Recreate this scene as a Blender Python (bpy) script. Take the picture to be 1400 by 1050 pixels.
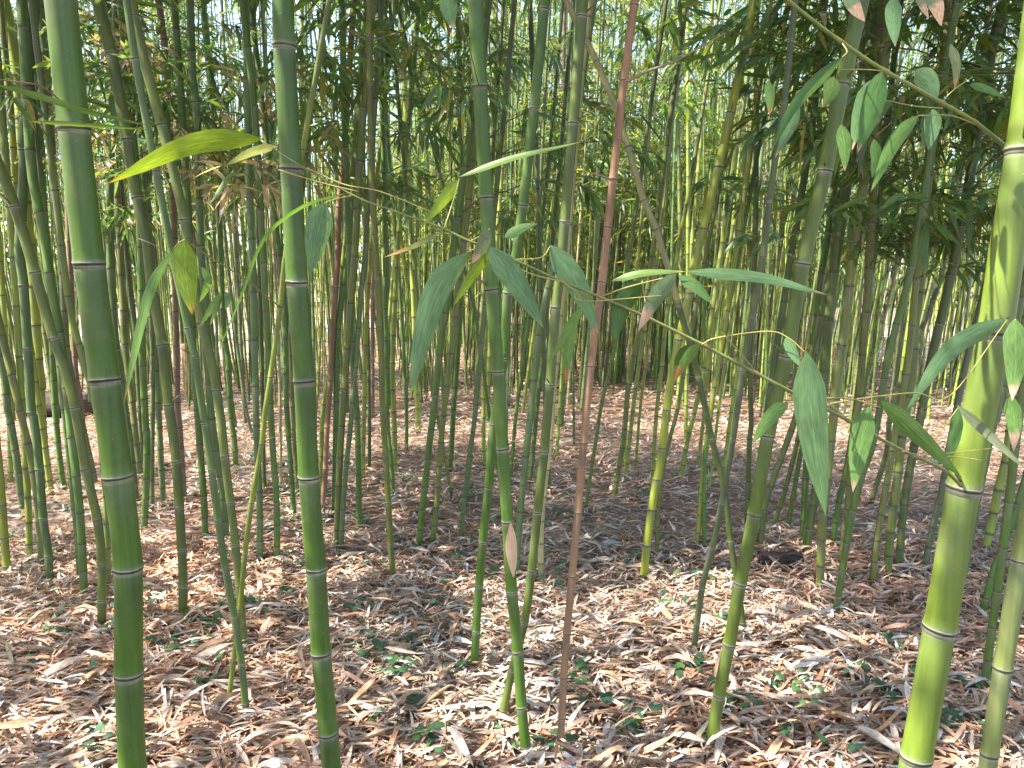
import bpy, math, random
import numpy as np
from mathutils import Vector, Matrix

# ------------------------------------------------------------------ camera, sky, sun, exposure
for o in list(bpy.data.objects):
    bpy.data.objects.remove(o)
SC = bpy.context.scene
COL = SC.collection
R = math.radians
CAM_H, PITCH, FPX = 1.45, R(8.0), 1052.0
cd = bpy.data.cameras.new("camera")
cd.sensor_width = 36.0
cd.lens = 36.0 * FPX / 1400.0
cd.clip_start, cd.clip_end = 0.05, 2000
cam = bpy.data.objects.new("camera", cd)
cam.location = (0, 0, CAM_H)
cam.rotation_euler = (R(90) - PITCH, 0, 0)
COL.objects.link(cam)
SC.camera = cam

SUN = Vector((-0.62, -0.16, 0.90)).normalized()          # towards the sun
world = bpy.data.worlds.new("World")
SC.world = world
world.use_nodes = True
wn = world.node_tree.nodes
sky = wn.new("ShaderNodeTexSky")
sky.sky_type = 'NISHITA'
sky.sun_disc = False
sky.sun_elevation = math.asin(SUN.z)
sky.sun_rotation = math.atan2(SUN.x, SUN.y)
sky.dust_density = 1.6
wn["Background"].inputs["Strength"].default_value = 0.15
world.node_tree.links.new(sky.outputs[0], wn["Background"].inputs["Color"])
sl = bpy.data.lights.new("sun", 'SUN')
sl.energy = 4.9
sl.angle = R(0.53)
sl.color = (1.0, 0.94, 0.84)
so = bpy.data.objects.new("sun", sl)
so.rotation_euler = SUN.to_track_quat('Z', 'Y').to_euler()
so.location = (0, 0, 30)
COL.objects.link(so)
SC.view_settings.view_transform = 'Standard'
SC.view_settings.look = 'None'
SC.view_settings.exposure = 2.2
SC.view_settings.gamma = 1.0
SC.view_settings.use_curve_mapping = False
SC.cycles.use_denoising = True
SC.cycles.max_bounces = 8
SC.cycles.diffuse_bounces = 5
SC.cycles.transmission_bounces = 6
SC.cycles.transparent_max_bounces = 4
SC.cycles.sample_clamp_indirect = 6.0

rng = np.random.default_rng(7)
random.seed(7)

# ------------------------------------------------------------------ helpers
FWD = np.array([0, math.cos(PITCH), -math.sin(PITCH)])
UPV = np.array([0, math.sin(PITCH), math.cos(PITCH)])
CAMP = np.array([0, 0, CAM_H])


def ray(px, py):
    return np.array([1.0, 0, 0]) * ((px - 700) / FPX) + FWD + UPV * ((525 - py) / FPX)


def ground_at(px, py):
    d = ray(px, py)
    return CAMP + d * (CAM_H / -d[2])


def plane_at(px, py, yb, k=0.0):
    d = ray(px, py)
    return CAMP + d * ((yb + k * CAM_H) / (d[1] - k * d[2]))


def depth_at(px, py, z):
    return CAMP + ray(px, py) * z


def project(p):
    q = np.asarray(p) - CAMP
    z = q @ FWD
    return 700 + FPX * q[0] / z, 525 - FPX * (q @ UPV) / z, z


def norm(a):
    a = np.asarray(a, float)
    return a / np.maximum(np.linalg.norm(a, axis=-1, keepdims=True), 1e-9)


class Acc:
    """collects vertices, colours and faces of one mesh"""

    def __init__(s):
        s.v, s.c, s.l, s.f3, s.f4, s.n = [], [], [], [], [], 0

    def add(s, v, c, l=None, tri=None, quad=None):
        v = np.asarray(v, float).reshape(-1, 3)
        c = np.broadcast_to(np.asarray(c, float), (len(v), 3)) if np.ndim(c) == 1 else np.asarray(c, float).reshape(-1, 3)
        s.v.append(v)
        s.c.append(c)
        s.l.append(np.zeros((len(v), 3)) if l is None else np.asarray(l, float).reshape(-1, 3))
        if tri is not None and len(tri):
            s.f3.append(np.asarray(tri, int).reshape(-1, 3) + s.n)
        if quad is not None and len(quad):
            s.f4.append(np.asarray(quad, int).reshape(-1, 4) + s.n)
        s.n += len(v)

    def merge(s, data, M=None, cmul=None):
        v, c, l, t, q = data
        if M is not None:
            v = v @ M[:3, :3].T + M[:3, 3]
        if cmul is not None:
            c = c * cmul
        s.add(v, c, l, t, q)

    def data(s):
        cat = lambda a, w: np.concatenate(a) if a else np.zeros((0, w), int)
        return (np.concatenate(s.v), np.concatenate(s.c), np.concatenate(s.l), cat(s.f3, 3), cat(s.f4, 4))

    def mesh(s, name, mat, smooth=True):
        v, c, l, t, q = s.data()
        m = bpy.data.meshes.new(name)
        m.vertices.add(len(v))
        m.vertices.foreach_set("co", v.astype(np.float32).ravel())
        idx = np.concatenate([t.ravel(), q.ravel()])
        m.loops.add(len(idx))
        m.loops.foreach_set("vertex_index", idx.astype(np.int32))
        st = np.concatenate([np.arange(len(t)) * 3, len(t) * 3 + np.arange(len(q)) * 4])
        m.polygons.add(len(st))
        m.polygons.foreach_set("loop_start", st.astype(np.int32))
        m.polygons.foreach_set("use_smooth", np.full(len(st), smooth, bool))
        a = m.attributes.new("col", 'FLOAT_COLOR', 'POINT')
        a.data.foreach_set("color", np.concatenate([c, np.ones((len(c), 1))], 1).astype(np.float32).ravel())
        a = m.attributes.new("lv", 'FLOAT_VECTOR', 'POINT')
        a.data.foreach_set("vector", l.astype(np.float32).ravel())
        m.update(calc_edges=True)
        m.materials.append(mat)
        return m


def obj(name, mesh, parent=None, loc=None, kind=None):
    o = bpy.data.objects.new(name, mesh)
    COL.objects.link(o)
    if parent is not None:
        o.parent = parent
    if loc is not None:
        o.location = loc
    if kind:
        o["kind"] = kind
    return o


def tag(o, label, cat, group=None):
    o["label"] = label
    o["category"] = cat
    if group:
        o["group"] = group
    return o


def local(o, parent_loc):
    o.location = Vector(o.location) - Vector(parent_loc)


# ------------------------------------------------------------------ materials
def mat(name):
    m = bpy.data.materials.new(name)
    m.use_nodes = True
    nt = m.node_tree
    nt.nodes.clear()
    return m, nt, nt.nodes.new, nt.links.new


def base_colour(nt, N, L, lo=0.75, hi=1.2, scale=(40, 40, 6), detail=3.0):
    at = N("ShaderNodeAttribute"); at.attribute_name = "col"
    oi = N("ShaderNodeObjectInfo")
    mx = N("ShaderNodeMix"); mx.data_type = 'RGBA'; mx.blend_type = 'MULTIPLY'; mx.inputs[0].default_value = 1
    L(at.outputs["Color"], mx.inputs[6]); L(oi.outputs["Color"], mx.inputs[7])
    tc = N("ShaderNodeTexCoord"); mp = N("ShaderNodeMapping"); mp.inputs["Scale"].default_value = scale
    L(tc.outputs["Object"], mp.inputs[0])
    no = N("ShaderNodeTexNoise"); no.inputs["Scale"].default_value = 1.0; no.inputs["Detail"].default_value = detail
    L(mp.outputs[0], no.inputs["Vector"])
    mr = N("ShaderNodeMapRange"); mr.inputs[1].default_value = 0.25; mr.inputs[2].default_value = 0.75
    mr.inputs[3].default_value = lo; mr.inputs[4].default_value = hi
    L(no.outputs[0], mr.inputs[0])
    m2 = N("ShaderNodeVectorMath"); m2.operation = 'SCALE'
    L(mx.outputs[2], m2.inputs[0]); L(mr.outputs[0], m2.inputs["Scale"])
    return m2.outputs[0], tc, at


def culm_material(name, rough=0.36, spec=0.45, blotch=.42, blotch_col=(0.15, 0.175, 0.085, 1)):
    m, nt, N, L = mat(name)
    c, tc, at = base_colour(nt, N, L, 0.70, 1.25, (75, 75, 4), 5.0)
    # pale lichen specks and dark scuffs
    sp = N("ShaderNodeTexNoise"); sp.inputs["Scale"].default_value = 130; sp.inputs["Detail"].default_value = 2
    L(tc.outputs["Object"], sp.inputs["Vector"])
    r1 = N("ShaderNodeMapRange"); r1.inputs[1].default_value = 0.70; r1.inputs[2].default_value = 0.80; r1.inputs[4].default_value = 0.45
    L(sp.outputs[0], r1.inputs[0])
    mixa = N("ShaderNodeMix"); mixa.data_type = 'RGBA'
    L(r1.outputs[0], mixa.inputs[0]); L(c, mixa.inputs[6]); mixa.inputs[7].default_value = (0.33, 0.36, 0.22, 1)
    bl = N("ShaderNodeTexNoise"); bl.inputs["Scale"].default_value = 9; bl.inputs["Detail"].default_value = 6; bl.inputs["Roughness"].default_value = 0.65
    L(tc.outputs["Object"], bl.inputs["Vector"])
    r2 = N("ShaderNodeMapRange"); r2.inputs[1].default_value = 0.50; r2.inputs[2].default_value = 0.74; r2.inputs[4].default_value = blotch
    L(bl.outputs[0], r2.inputs[0])
    mixb = N("ShaderNodeMix"); mixb.data_type = 'RGBA'
    L(r2.outputs[0], mixb.inputs[0]); L(mixa.outputs[2], mixb.inputs[6]); mixb.inputs[7].default_value = blotch_col
    b = N("ShaderNodeBsdfPrincipled"); b.inputs["Specular IOR Level"].default_value = spec
    L(mixb.outputs[2], b.inputs["Base Color"])
    rr = N("ShaderNodeMapRange"); rr.inputs[3].default_value = rough; rr.inputs[4].default_value = rough + 0.25
    L(bl.outputs[0], rr.inputs[0]); L(rr.outputs[0], b.inputs["Roughness"])
    bp = N("ShaderNodeBump"); bp.inputs["Strength"].default_value = 0.08; bp.inputs["Distance"].default_value = 0.002
    L(sp.outputs[0], bp.inputs["Height"]); L(bp.outputs[0], b.inputs["Normal"])
    out = N("ShaderNodeOutputMaterial"); L(b.outputs[0], out.inputs[0])
    return m


def leaf_material(name, trans=0.42, veins=True, rough=0.42, lo=0.8, hi=1.2):
    m, nt, N, L = mat(name)
    c, tc, at = base_colour(nt, N, L, lo, hi, (14, 14, 14))
    lv = N("ShaderNodeAttribute"); lv.attribute_name = "lv"
    sep = N("ShaderNodeSeparateXYZ"); L(lv.outputs["Vector"], sep.inputs[0])
    cc = c
    if veins:
        cx = N("ShaderNodeCombineXYZ")
        L(sep.outputs[0], cx.inputs[0])
        mv = N("ShaderNodeMath"); mv.operation = 'MULTIPLY'; mv.inputs[1].default_value = 0.25
        L(sep.outputs[1], mv.inputs[0]); L(mv.outputs[0], cx.inputs[1]); L(sep.outputs[2], cx.inputs[2])
        st = N("ShaderNodeTexNoise"); st.inputs["Scale"].default_value = 9; st.inputs["Detail"].default_value = 3
        L(cx.outputs[0], st.inputs["Vector"])
        mr = N("ShaderNodeMapRange"); mr.inputs[1].default_value = 0.3; mr.inputs[2].default_value = 0.7
        mr.inputs[3].default_value = 0.72; mr.inputs[4].default_value = 1.3
        L(st.outputs[0], mr.inputs[0])
        # pale midrib
        ab = N("ShaderNodeMath"); ab.operation = 'ABSOLUTE'; L(sep.outputs[0], ab.inputs[0])
        mm = N("ShaderNodeMapRange"); mm.inputs[1].default_value = 0.0; mm.inputs[2].default_value = 0.07
        mm.inputs[3].default_value = 1.35; mm.inputs[4].default_value = 1.0
        L(ab.outputs[0], mm.inputs[0])
        pr = N("ShaderNodeMath"); pr.operation = 'MULTIPLY'; L(mr.outputs[0], pr.inputs[0]); L(mm.outputs[0], pr.inputs[1])
        vs = N("ShaderNodeVectorMath"); vs.operation = 'SCALE'; L(c, vs.inputs[0]); L(pr.outputs[0], vs.inputs["Scale"])
        cc = vs.outputs[0]
    b = N("ShaderNodeBsdfPrincipled"); b.inputs["Roughness"].default_value = rough
    b.inputs["Specular IOR Level"].default_value = 0.5
    L(cc, b.inputs["Base Color"])
    tr = N("ShaderNodeBsdfTranslucent")
    tm = N("ShaderNodeVectorMath"); tm.operation = 'MULTIPLY'; tm.inputs[1].default_value = (1.75, 1.6, 0.7)
    L(cc, tm.inputs[0]); L(tm.outputs[0], tr.inputs[0])
    mx = N("ShaderNodeMixShader"); mx.inputs[0].default_value = trans
    L(b.outputs[0], mx.inputs[1]); L(tr.outputs[0], mx.inputs[2])
    out = N("ShaderNodeOutputMaterial"); L(mx.outputs[0], out.inputs[0])
    return m


def ground_material():
    m, nt, N, L = mat("leaf_mould")
    tc = N("ShaderNodeTexCoord")
    n1 = N("ShaderNodeTexNoise"); n1.inputs["Scale"].default_value = 38; n1.inputs["Detail"].default_value = 8; n1.inputs["Roughness"].default_value = 0.7
    L(tc.outputs["Object"], n1.inputs["Vector"])
    n2 = N("ShaderNodeTexNoise"); n2.inputs["Scale"].default_value = 2.0; n2.inputs["Detail"].default_value = 4
    L(tc.outputs["Object"], n2.inputs["Vector"])
    cr = N("ShaderNodeValToRGB")
    e = cr.color_ramp.elements
    e[0].position = 0.3; e[0].color = (0.07, 0.045, 0.032, 1)
    e[1].position = 0.72; e[1].color = (0.30, 0.20, 0.13, 1)
    x = e.new(0.5); x.color = (0.19, 0.12, 0.085, 1)
    ad = N("ShaderNodeMath"); ad.operation = 'MULTIPLY_ADD'; ad.inputs[1].default_value = 0.25; 
    L(n2.outputs[0], ad.inputs[0]); L(n1.outputs[0], ad.inputs[2])
    sb = N("ShaderNodeMath"); sb.operation = 'SUBTRACT'; sb.inputs[1].default_value = 0.125
    L(ad.outputs[0], sb.inputs[0]); L(sb.outputs[0], cr.inputs[0])
    b = N("ShaderNodeBsdfPrincipled"); b.inputs["Roughness"].default_value = 0.9
    L(cr.outputs[0], b.inputs["Base Color"])
    bp = N("ShaderNodeBump"); bp.inputs["Strength"].default_value = 0.8; bp.inputs["Distance"].default_value = 0.02
    L(n1.outputs[0], bp.inputs["Height"]); L(bp.outputs[0], b.inputs["Normal"])
    out = N("ShaderNodeOutputMaterial"); L(b.outputs[0], out.inputs[0])
    return m


def simple_material(name, c0, c1, scale=20, rough=0.85, stretch=(1, 1, 1)):
    m, nt, N, L = mat(name)
    tc = N("ShaderNodeTexCoord"); mp = N("ShaderNodeMapping"); mp.inputs["Scale"].default_value = stretch
    L(tc.outputs["Object"], mp.inputs[0])
    n1 = N("ShaderNodeTexNoise"); n1.inputs["Scale"].default_value = scale; n1.inputs["Detail"].default_value = 8; n1.inputs["Roughness"].default_value = 0.65
    L(mp.outputs[0], n1.inputs["Vector"])
    cr = N("ShaderNodeValToRGB")
    cr.color_ramp.elements[0].position = 0.35; cr.color_ramp.elements[0].color = (*c0, 1)
    cr.color_ramp.elements[1].position = 0.68; cr.color_ramp.elements[1].color = (*c1, 1)
    L(n1.outputs[0], cr.inputs[0])
    b = N("ShaderNodeBsdfPrincipled"); b.inputs["Roughness"].default_value = rough
    L(cr.outputs[0], b.inputs["Base Color"])
    bp = N("ShaderNodeBump"); bp.inputs["Strength"].default_value = 0.6; bp.inputs["Distance"].default_value = 0.01
    L(n1.outputs[0], bp.inputs["Height"]); L(bp.outputs[0], b.inputs["Normal"])
    out = N("ShaderNodeOutputMaterial"); L(b.outputs[0], out.inputs[0])
    return m


M_CULM = culm_material("bamboo_culm_skin")
M_DEAD = culm_material('dead_culm_skin', .55, .3, .75, (.12, .085, .065, 1))
M_RING = culm_material("bamboo_node_scar", 0.55, 0.3)
M_LEAF = leaf_material("bamboo_leaf", 0.42, True)
M_BLADE = leaf_material('near_leaf', .5, True, .45, .72, 1.25)
M_FAR = leaf_material("bamboo_foliage", 0.5, False, 0.45, 0.9, 1.1)
M_DRY = leaf_material("dry_leaf", 0.12, True, 0.62, 0.75, 1.2)
M_IVY = leaf_material("ivy_leaf", 0.15, False, 0.35)
M_GROUND = ground_material()
M_PATH = simple_material("pale_gravel", (0.22, 0.17, 0.13), (0.46, 0.38, 0.32), 2.2)
M_BARK = simple_material("rotten_bark", (0.018, 0.012, 0.010), (0.075, 0.05, 0.04), 14, 0.9, (1, 6, 6))
M_POST = simple_material("weathered_wood", (0.36, 0.20, 0.11), (0.52, 0.32, 0.19), 10, 0.8, (8, 8, 1))

# ------------------------------------------------------------------ leaf geometry
HI_T = np.array([0, .12, .12, .12, .38, .38, .38, .70, .70, .70, 1.0])
HI_U = np.array([0, -.72, 0, .72, -1, 0, 1, -.72, 0, .72, 0])
HI_TRI = np.array([(0, 1, 2), (0, 2, 3), (7, 10, 8), (8, 10, 9)])
HI_QUAD = np.array([(1, 4, 5, 2), (2, 5, 6, 3), (4, 7, 8, 5), (5, 8, 9, 6)])
LO_T = np.array([0, .38, .38, .38, 1.0])
LO_U = np.array([0, -1, 0, 1, 0])
LO_TRI = np.array([(0, 1, 2), (0, 2, 3), (1, 4, 2), (2, 4, 3)])
LO_QUAD = np.zeros((0, 4), int)
FAR_T = np.array([0, .40, 1.0, .40])                            # two facets folded at the midrib
FAR_U = np.array([0, -1, 0, 1])
FAR_TRI = np.array([(0, 1, 2), (0, 2, 3)])


def leaves(acc, B, D, Nn, Ln, Wd, droop, col, hi=True, fold=0.18, tip=None, tipfrac=None, curl=None):
    """adds len(B) lanceolate blades"""
    T, U, TR, QD = (FAR_T, FAR_U, FAR_TRI, LO_QUAD) if hi is None else (HI_T, HI_U, HI_TRI, HI_QUAD) if hi else (LO_T, LO_U, LO_TRI, LO_QUAD)
    n, k = len(B), len(T)
    D = norm(D); Sd = norm(np.cross(D, Nn)); Nn = norm(np.cross(Sd, D))
    P = (B[:, None] + D[:, None] * (Ln[:, None, None] * T[None, :, None])
         + Sd[:, None] * (U[None, :, None] * (Wd / 2)[:, None, None])
         + Nn[:, None] * (((np.abs(U) - 0.4) * 1.0)[None, :, None] * (Wd * fold)[:, None, None]))
    P[:, :, 2] -= (T ** 2)[None] * (droop * Ln)[:, None]
    if curl is not None:
        P += Nn[:, None] * ((T * (T - 1) * 4)[None, :, None] * (curl * Ln)[:, None, None])
    C = np.repeat(col[:, None], k, 1)
    if tip is not None:
        w = np.clip((T[None] - (1 - tipfrac[:, None])) * 4, 0, 1)[..., None]
        C = C * (1 - w) + tip[:, None] * w
    LV = np.zeros((n, k, 3)); LV[:, :, 0] = U; LV[:, :, 1] = T * 4; LV[:, :, 2] = rng.random(n)[:, None] * 50
    off = (np.arange(n) * k)[:, None, None]
    acc.add(P, C.reshape(-1, 3), LV, (TR[None] + off).reshape(-1, 3), (QD[None] + off).reshape(-1, 4) if len(QD) else None)


def tube(acc, P, rad, col, sides=6, cap=False, tilt=None):
    """a tube along points P with a radius and a colour at each"""
    P = np.asarray(P, float); n = len(P)
    T = norm(np.gradient(P, axis=0))
    ref = np.array([0, 0, 1.0]) if abs(T[:, 2]).mean() < 0.8 else np.array([0, 1.0, 0])
    A = norm(np.cross(T, ref)); Bv = np.cross(T, A)
    a = np.arange(sides) * (2 * math.pi / sides)
    rad = np.broadcast_to(rad, (n,))
    V = P[:, None] + (A[:, None] * np.cos(a)[None, :, None] + Bv[:, None] * np.sin(a)[None, :, None]) * rad[:, None, None]
    if tilt is not None:
        V[:, :, 2] += (np.cos(a - tilt[0]) * tilt[1] + np.cos(2 * a + tilt[0]) * tilt[1] * .35 + rng.normal(0, tilt[1] * .12, sides))[None]
    C = np.broadcast_to(np.asarray(col, float), (n, 3)) if np.ndim(col) == 1 else np.asarray(col)
    C = np.repeat(C[:, None], sides, 1)
    i = np.arange(n - 1)[:, None] * sides
    j = np.arange(sides)[None]; j2 = (j + 1) % sides
    Q = np.stack([i + j, i + j2, i + sides + j2, i + sides + j], -1).reshape(-1, 4)
    LV = np.zeros((n, sides, 3)); LV[:, :, 0] = np.cos(a)[None]; LV[:, :, 1] = np.arange(n)[:, None]
    tri = None
    if cap:
        t0 = [(0, k + 1, k) for k in range(1, sides - 1)]
        o = (n - 1) * sides
        tri = np.array([(0, k + 1, k) for k in range(1, sides - 1)] + [(o, o + k, o + k + 1) for k in range(1, sides - 1)])
    acc.add(V, C.reshape(-1, 3), LV, tri, Q)


def catmull(P, m=8):
    P = np.asarray(P, float)
    if len(P) < 3:
        t = np.linspace(0, 1, m + 1)[:, None]
        return P[0] * (1 - t) + P[-1] * t
    E = np.vstack([2 * P[0] - P[1], P, 2 * P[-1] - P[-2]])
    out = []
    for i in range(1, len(E) - 2):
        for t in np.linspace(0, 1, m, endpoint=False):
            a, b, c, d = E[i - 1], E[i], E[i + 1], E[i + 2]
            out.append(0.5 * (2 * b + (c - a) * t + (2 * a - 5 * b + 4 * c - d) * t * t + (3 * b - a - 3 * c + d) * t ** 3))
    out.append(P[-1])
    return np.array(out)


# leaf colours (albedo)
GREENS = np.array([(.062, .125, .035), (.080, .145, .040), (.058, .118, .055), (.100, .160, .042), (.050, .100, .042), (.078, .130, .066)])
YELLOW = np.array([(.20, .22, .04), (.16, .22, .03), (.26, .24, .07)])
TAN = np.array([(.32, .26, .18), (.26, .20, .14), (.38, .33, .25)])


def leaf_cols(n, ylw=0.08, tan=0.06, bright=1.0):
    c = GREENS[rng.integers(0, len(GREENS), n)] * rng.uniform(.75, 1.3, (n, 1)) * bright
    r = rng.random(n)
    y = r < ylw
    c[y] = YELLOW[rng.integers(0, 3, y.sum())]
    t = (r >= ylw) & (r < ylw + tan)
    c[t] = TAN[rng.integers(0, 3, t.sum())]
    return c


def spray(length, n_twigs, hi, leaf_len=0.115, tan=0.06, ylw=0.08, per=(3, 6), bright=1.0):
    """a leafy side branch from the origin along +X: stem, twigs and hanging blades"""
    a = Acc()
    t = np.linspace(0, 1, 7)
    wob = rng.normal(0, .02, (7, 3)).cumsum(0) * length
    P = np.stack([t * length, t * 0, t * length * .42 - t ** 2 * length * .30], 1) + wob
    P -= P[0]
    tw = np.array((.17, .19, .07))
    if hi is None:
        tube(a, P[::3], np.linspace(.0035, .0012, 3), tw, 3)
    else:
        tube(a, P, np.linspace(.0035, .0012, 7), tw, 4)
    B, D, Nn, Ln, Wd = [], [], [], [], []
    for k in range(n_twigs):
        f = 0.18 + 0.82 * (k + rng.random()) / n_twigs
        i = min(5, int(f * 6)); p = P[i] + (P[i + 1] - P[i]) * (f * 6 - i)
        side = 1 if k % 2 else -1
        d = norm(np.array([.75, side * rng.uniform(.3, 1.0), rng.uniform(-.35, .45)]))
        tl = rng.uniform(.08, .22) * (1.15 - .5 * f) * length / .6
        q = p + d * tl
        q[2] -= tl * .15
        mid = (p + q) / 2 + np.array([0, 0, tl * .08])
        if hi is None:
            w = norm(np.cross(d, rng.normal(0, 1, 3))) * .0014
            a.add(np.array([p - w, p + w, q + w * .6, q - w * .6]), tw, None, None, [(0, 1, 2, 3)])
        else:
            tube(a, np.array([p, mid, q]), np.array([.0014, .001, .0007]), tw, 3)
        for j in range(rng.integers(*per)):
            g = rng.uniform(.45, 1.0)
            b = p + (q - p) * g
            dd = norm(d * .8 + rng.normal(0, .55, 3) + np.array([0, 0, -.55]))
            B.append(b); D.append(dd)
            Nn.append(norm(np.array([0, 0, 1.0]) + rng.normal(0, .5, 3)))
            l = leaf_len * rng.uniform(.6, 1.3)
            Ln.append(l); Wd.append(l * rng.uniform(.125, .19))
    n = len(B)
    c = leaf_cols(n, ylw, tan, bright)
    brown = np.tile(np.array([.30, .20, .12]), (n, 1))
    tf = np.where(rng.random(n) < .3, rng.uniform(.05, .3, n), -.5)
    leaves(a, np.array(B), np.array(D), np.array(Nn), np.array(Ln), np.array(Wd), rng.uniform(0, .35, n), c, hi, tip=brown, tipfrac=tf)
    return a


print("sprays")
SPRAY_HI = [spray(rng.uniform(.5, .85), rng.integers(9, 14), True, .125, .05, .10, bright=1.4).mesh("leafy_branch", M_LEAF) for _ in range(10)]
SPRAY_DRY = [spray(rng.uniform(.35, .6), rng.integers(6, 9), True, .11, .8, .05).mesh("dry_branch", M_LEAF) for _ in range(3)]
SPRAY_LO = [spray(rng.uniform(.55, .8), rng.integers(9, 13), False, .12).data() for _ in range(10)]


def rotM(rz, ry=0.0, s=1.0, t=(0, 0, 0)):
    M = Matrix.Translation(t) @ Matrix.Rotation(rz, 4, 'Z') @ Matrix.Rotation(ry, 4, 'Y') @ Matrix.Scale(s, 4)
    return np.array(M)


def crown(n, height, src, s0=1.15, s1=.55):
    a = Acc()
    for k in range(n):
        f = (k + rng.random()) / n
        M = rotM(rng.uniform(0, 6.283), rng.uniform(-.75, .1), (s0 + (s1 - s0) * f) * rng.uniform(.8, 1.2), (0, 0, f * height))
        a.merge(src[rng.integers(len(src))], M)
    return a


CROWN_H = 4.5
CROWNS = [crown(16, CROWN_H, SPRAY_LO).mesh("crown", M_FAR) for _ in range(7)]
DENSE = [crown(60, CROWN_H, SPRAY_LO, 1.9, 1.2).mesh("crown", M_FAR) for _ in range(4)]  # made extra dense and wide above the frame to shade the foreground
MEDIUM = [crown(26, CROWN_H, SPRAY_LO, 1.3, .8).mesh("crown", M_FAR) for _ in range(5)]
LITE = [spray(rng.uniform(.6, .9), 11, None, .14, .05, .28, per=(3, 6), bright=1.5).data() for _ in range(6)]  # yellow leaves mixed in; leaf colour raised to stand in for sunlight
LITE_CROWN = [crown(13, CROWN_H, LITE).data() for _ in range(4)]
BROAD = [spray(rng.uniform(.7, .9), 7, None, .24, per=(2, 4)).data() for _ in range(5)]
BROAD_CROWN = [crown(14, CROWN_H, BROAD).data() for _ in range(4)]

# ------------------------------------------------------------------ culm geometry
PAL = {  # vivid (above a node), waxy (below a node)
    'g': ((.058, .118, .009), (.058, .104, .021)),
    'o': ((.105, .130, .020), (.088, .108, .030)),
    'b': ((.070, .118, .030), (.075, .112, .048)),
    'y': ((.210, .240, .025), (.165, .200, .040)),  # yellow-green with the sunlit brightness put into the skin colour
    'd': ((.056, .080, .014), (.052, .070, .022)),
    'G': ((.110, .150, .016), (.092, .128, .024)),
    'p': ((.165, .200, .050), (.145, .180, .066)),
    't': ((.285, .158, .088), (.240, .138, .085)),
    'r': ((.150, .095, .065), (.130, .090, .070)),
    's': ((.330, .310, .130), (.300, .280, .140)),
    'a': ((.088, .105, .042), (.085, .098, .052)),
}


def make_path(pts):
    P = catmull(pts, 10)
    s = np.concatenate([[0], np.linalg.norm(np.diff(P, axis=0), axis=1).cumsum()])
    return P, s


def sample(P, s, q):
    return np.stack([np.interp(q, s, P[:, i]) for i in range(3)], -1)


def auto_nodes(total, r, s0=0.0):
    lmax = .17 + 3.2 * r + rng.uniform(-.02, .03)
    out, q = [], rng.uniform(.02, .06)
    while q < total - .05:
        out.append(q)
        q += lmax * min(1.0, .40 + .60 * q / 1.1) * rng.uniform(.93, 1.07)
    return np.array(out)


def culm_mesh(P, s, nodes, r_of, kind, sides, detail, c2=None, vis=1e9):
    """stalk with swollen nodes; returns the mesh collector in the path's own coordinates"""
    viv, wax = np.array(PAL[kind][0]), np.array(PAL[kind][1])
    j = rng.uniform(.86, 1.14) * (1 + rng.normal(0, .04, 3))
    viv, wax = viv * j, wax * j
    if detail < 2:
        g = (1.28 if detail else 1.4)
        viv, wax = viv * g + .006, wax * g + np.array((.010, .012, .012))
    dead = kind in 'tr'
    pale = np.array((.26, .28, .19)) if not dead else np.array((.36, .26, .19))
    dark = np.array((.045, .038, .025)) if not dead else np.array((.10, .055, .035))
    bulge = 1.09 if dead else 1.0
    q, rr, cc = [0.0], [1.0], [viv]
    edges = np.concatenate([[0], nodes, [s[-1]]])
    for i, nd in enumerate(nodes):
        k = np.clip(r_of(nd) / .026, .45, 1.1)
        lo = edges[i]
        ln = nd - lo
        v2 = viv * rng.uniform(.92, 1.08); w2 = wax * rng.uniform(.92, 1.08)
        if c2 is not None and nd > c2:
            v2, w2 = np.array(PAL['s'][0]) * .8, np.array(PAL['s'][1]) * .75
        if nd > vis + .25:
            seq = [(nd, 1.05, dark * .4 + w2 * .6)]
        elif detail >= 2:
            seq = [(lo + min(.03, ln * .3), 1.0, v2), (lo + ln * .5, .985, v2 * .55 + w2 * .45), (nd - .04 * k, .99, w2),
                   (nd - .016 * k, 1.0, w2 * .9 + pale * .1), (nd - .013 * k, 1.0, w2 * .6 + pale * .4), (nd - .0055 * k, 1.01, pale), (nd - .0045 * k, 1.035 * bulge, dark),
                   (nd - .001 * k, 1.045 * bulge, dark), (nd + .0006 * k, 1.065 * bulge, pale * .85), (nd + .004 * k, 1.075 * bulge, v2 * .7 + pale * .3), (nd + .010 * k, 1.03, v2)]
        elif detail == 1:
            seq = [(lo + ln * .5, .98, v2 * .55 + w2 * .45), (nd - .02 * k, 1.0, w2 * .88 + pale * .12), (nd - .007 * k, 1.02, w2 * .6 + pale * .32),
                   (nd - .003 * k, 1.07, dark), (nd + .003 * k, 1.09, dark * .5 + v2 * .5), (nd + .016 * k, 1.0, v2)]
        else:
            seq = [(nd - .02, 1.0, w2), (nd, 1.08, dark * .6 + w2 * .4), (nd + .02, 1.0, v2)]
        for a, b, c in seq:
            if a > q[-1] + 1e-5 and a < s[-1]:
                q.append(a); rr.append(b); cc.append(c)
    q.append(s[-1]); rr.append(1.0); cc.append(wax)
    q = np.array(q)
    a = Acc()
    tube(a, sample(P, s, q), np.array([r_of(x) for x in q]) * np.array(rr), np.array(cc), sides, True)
    return a


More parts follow.
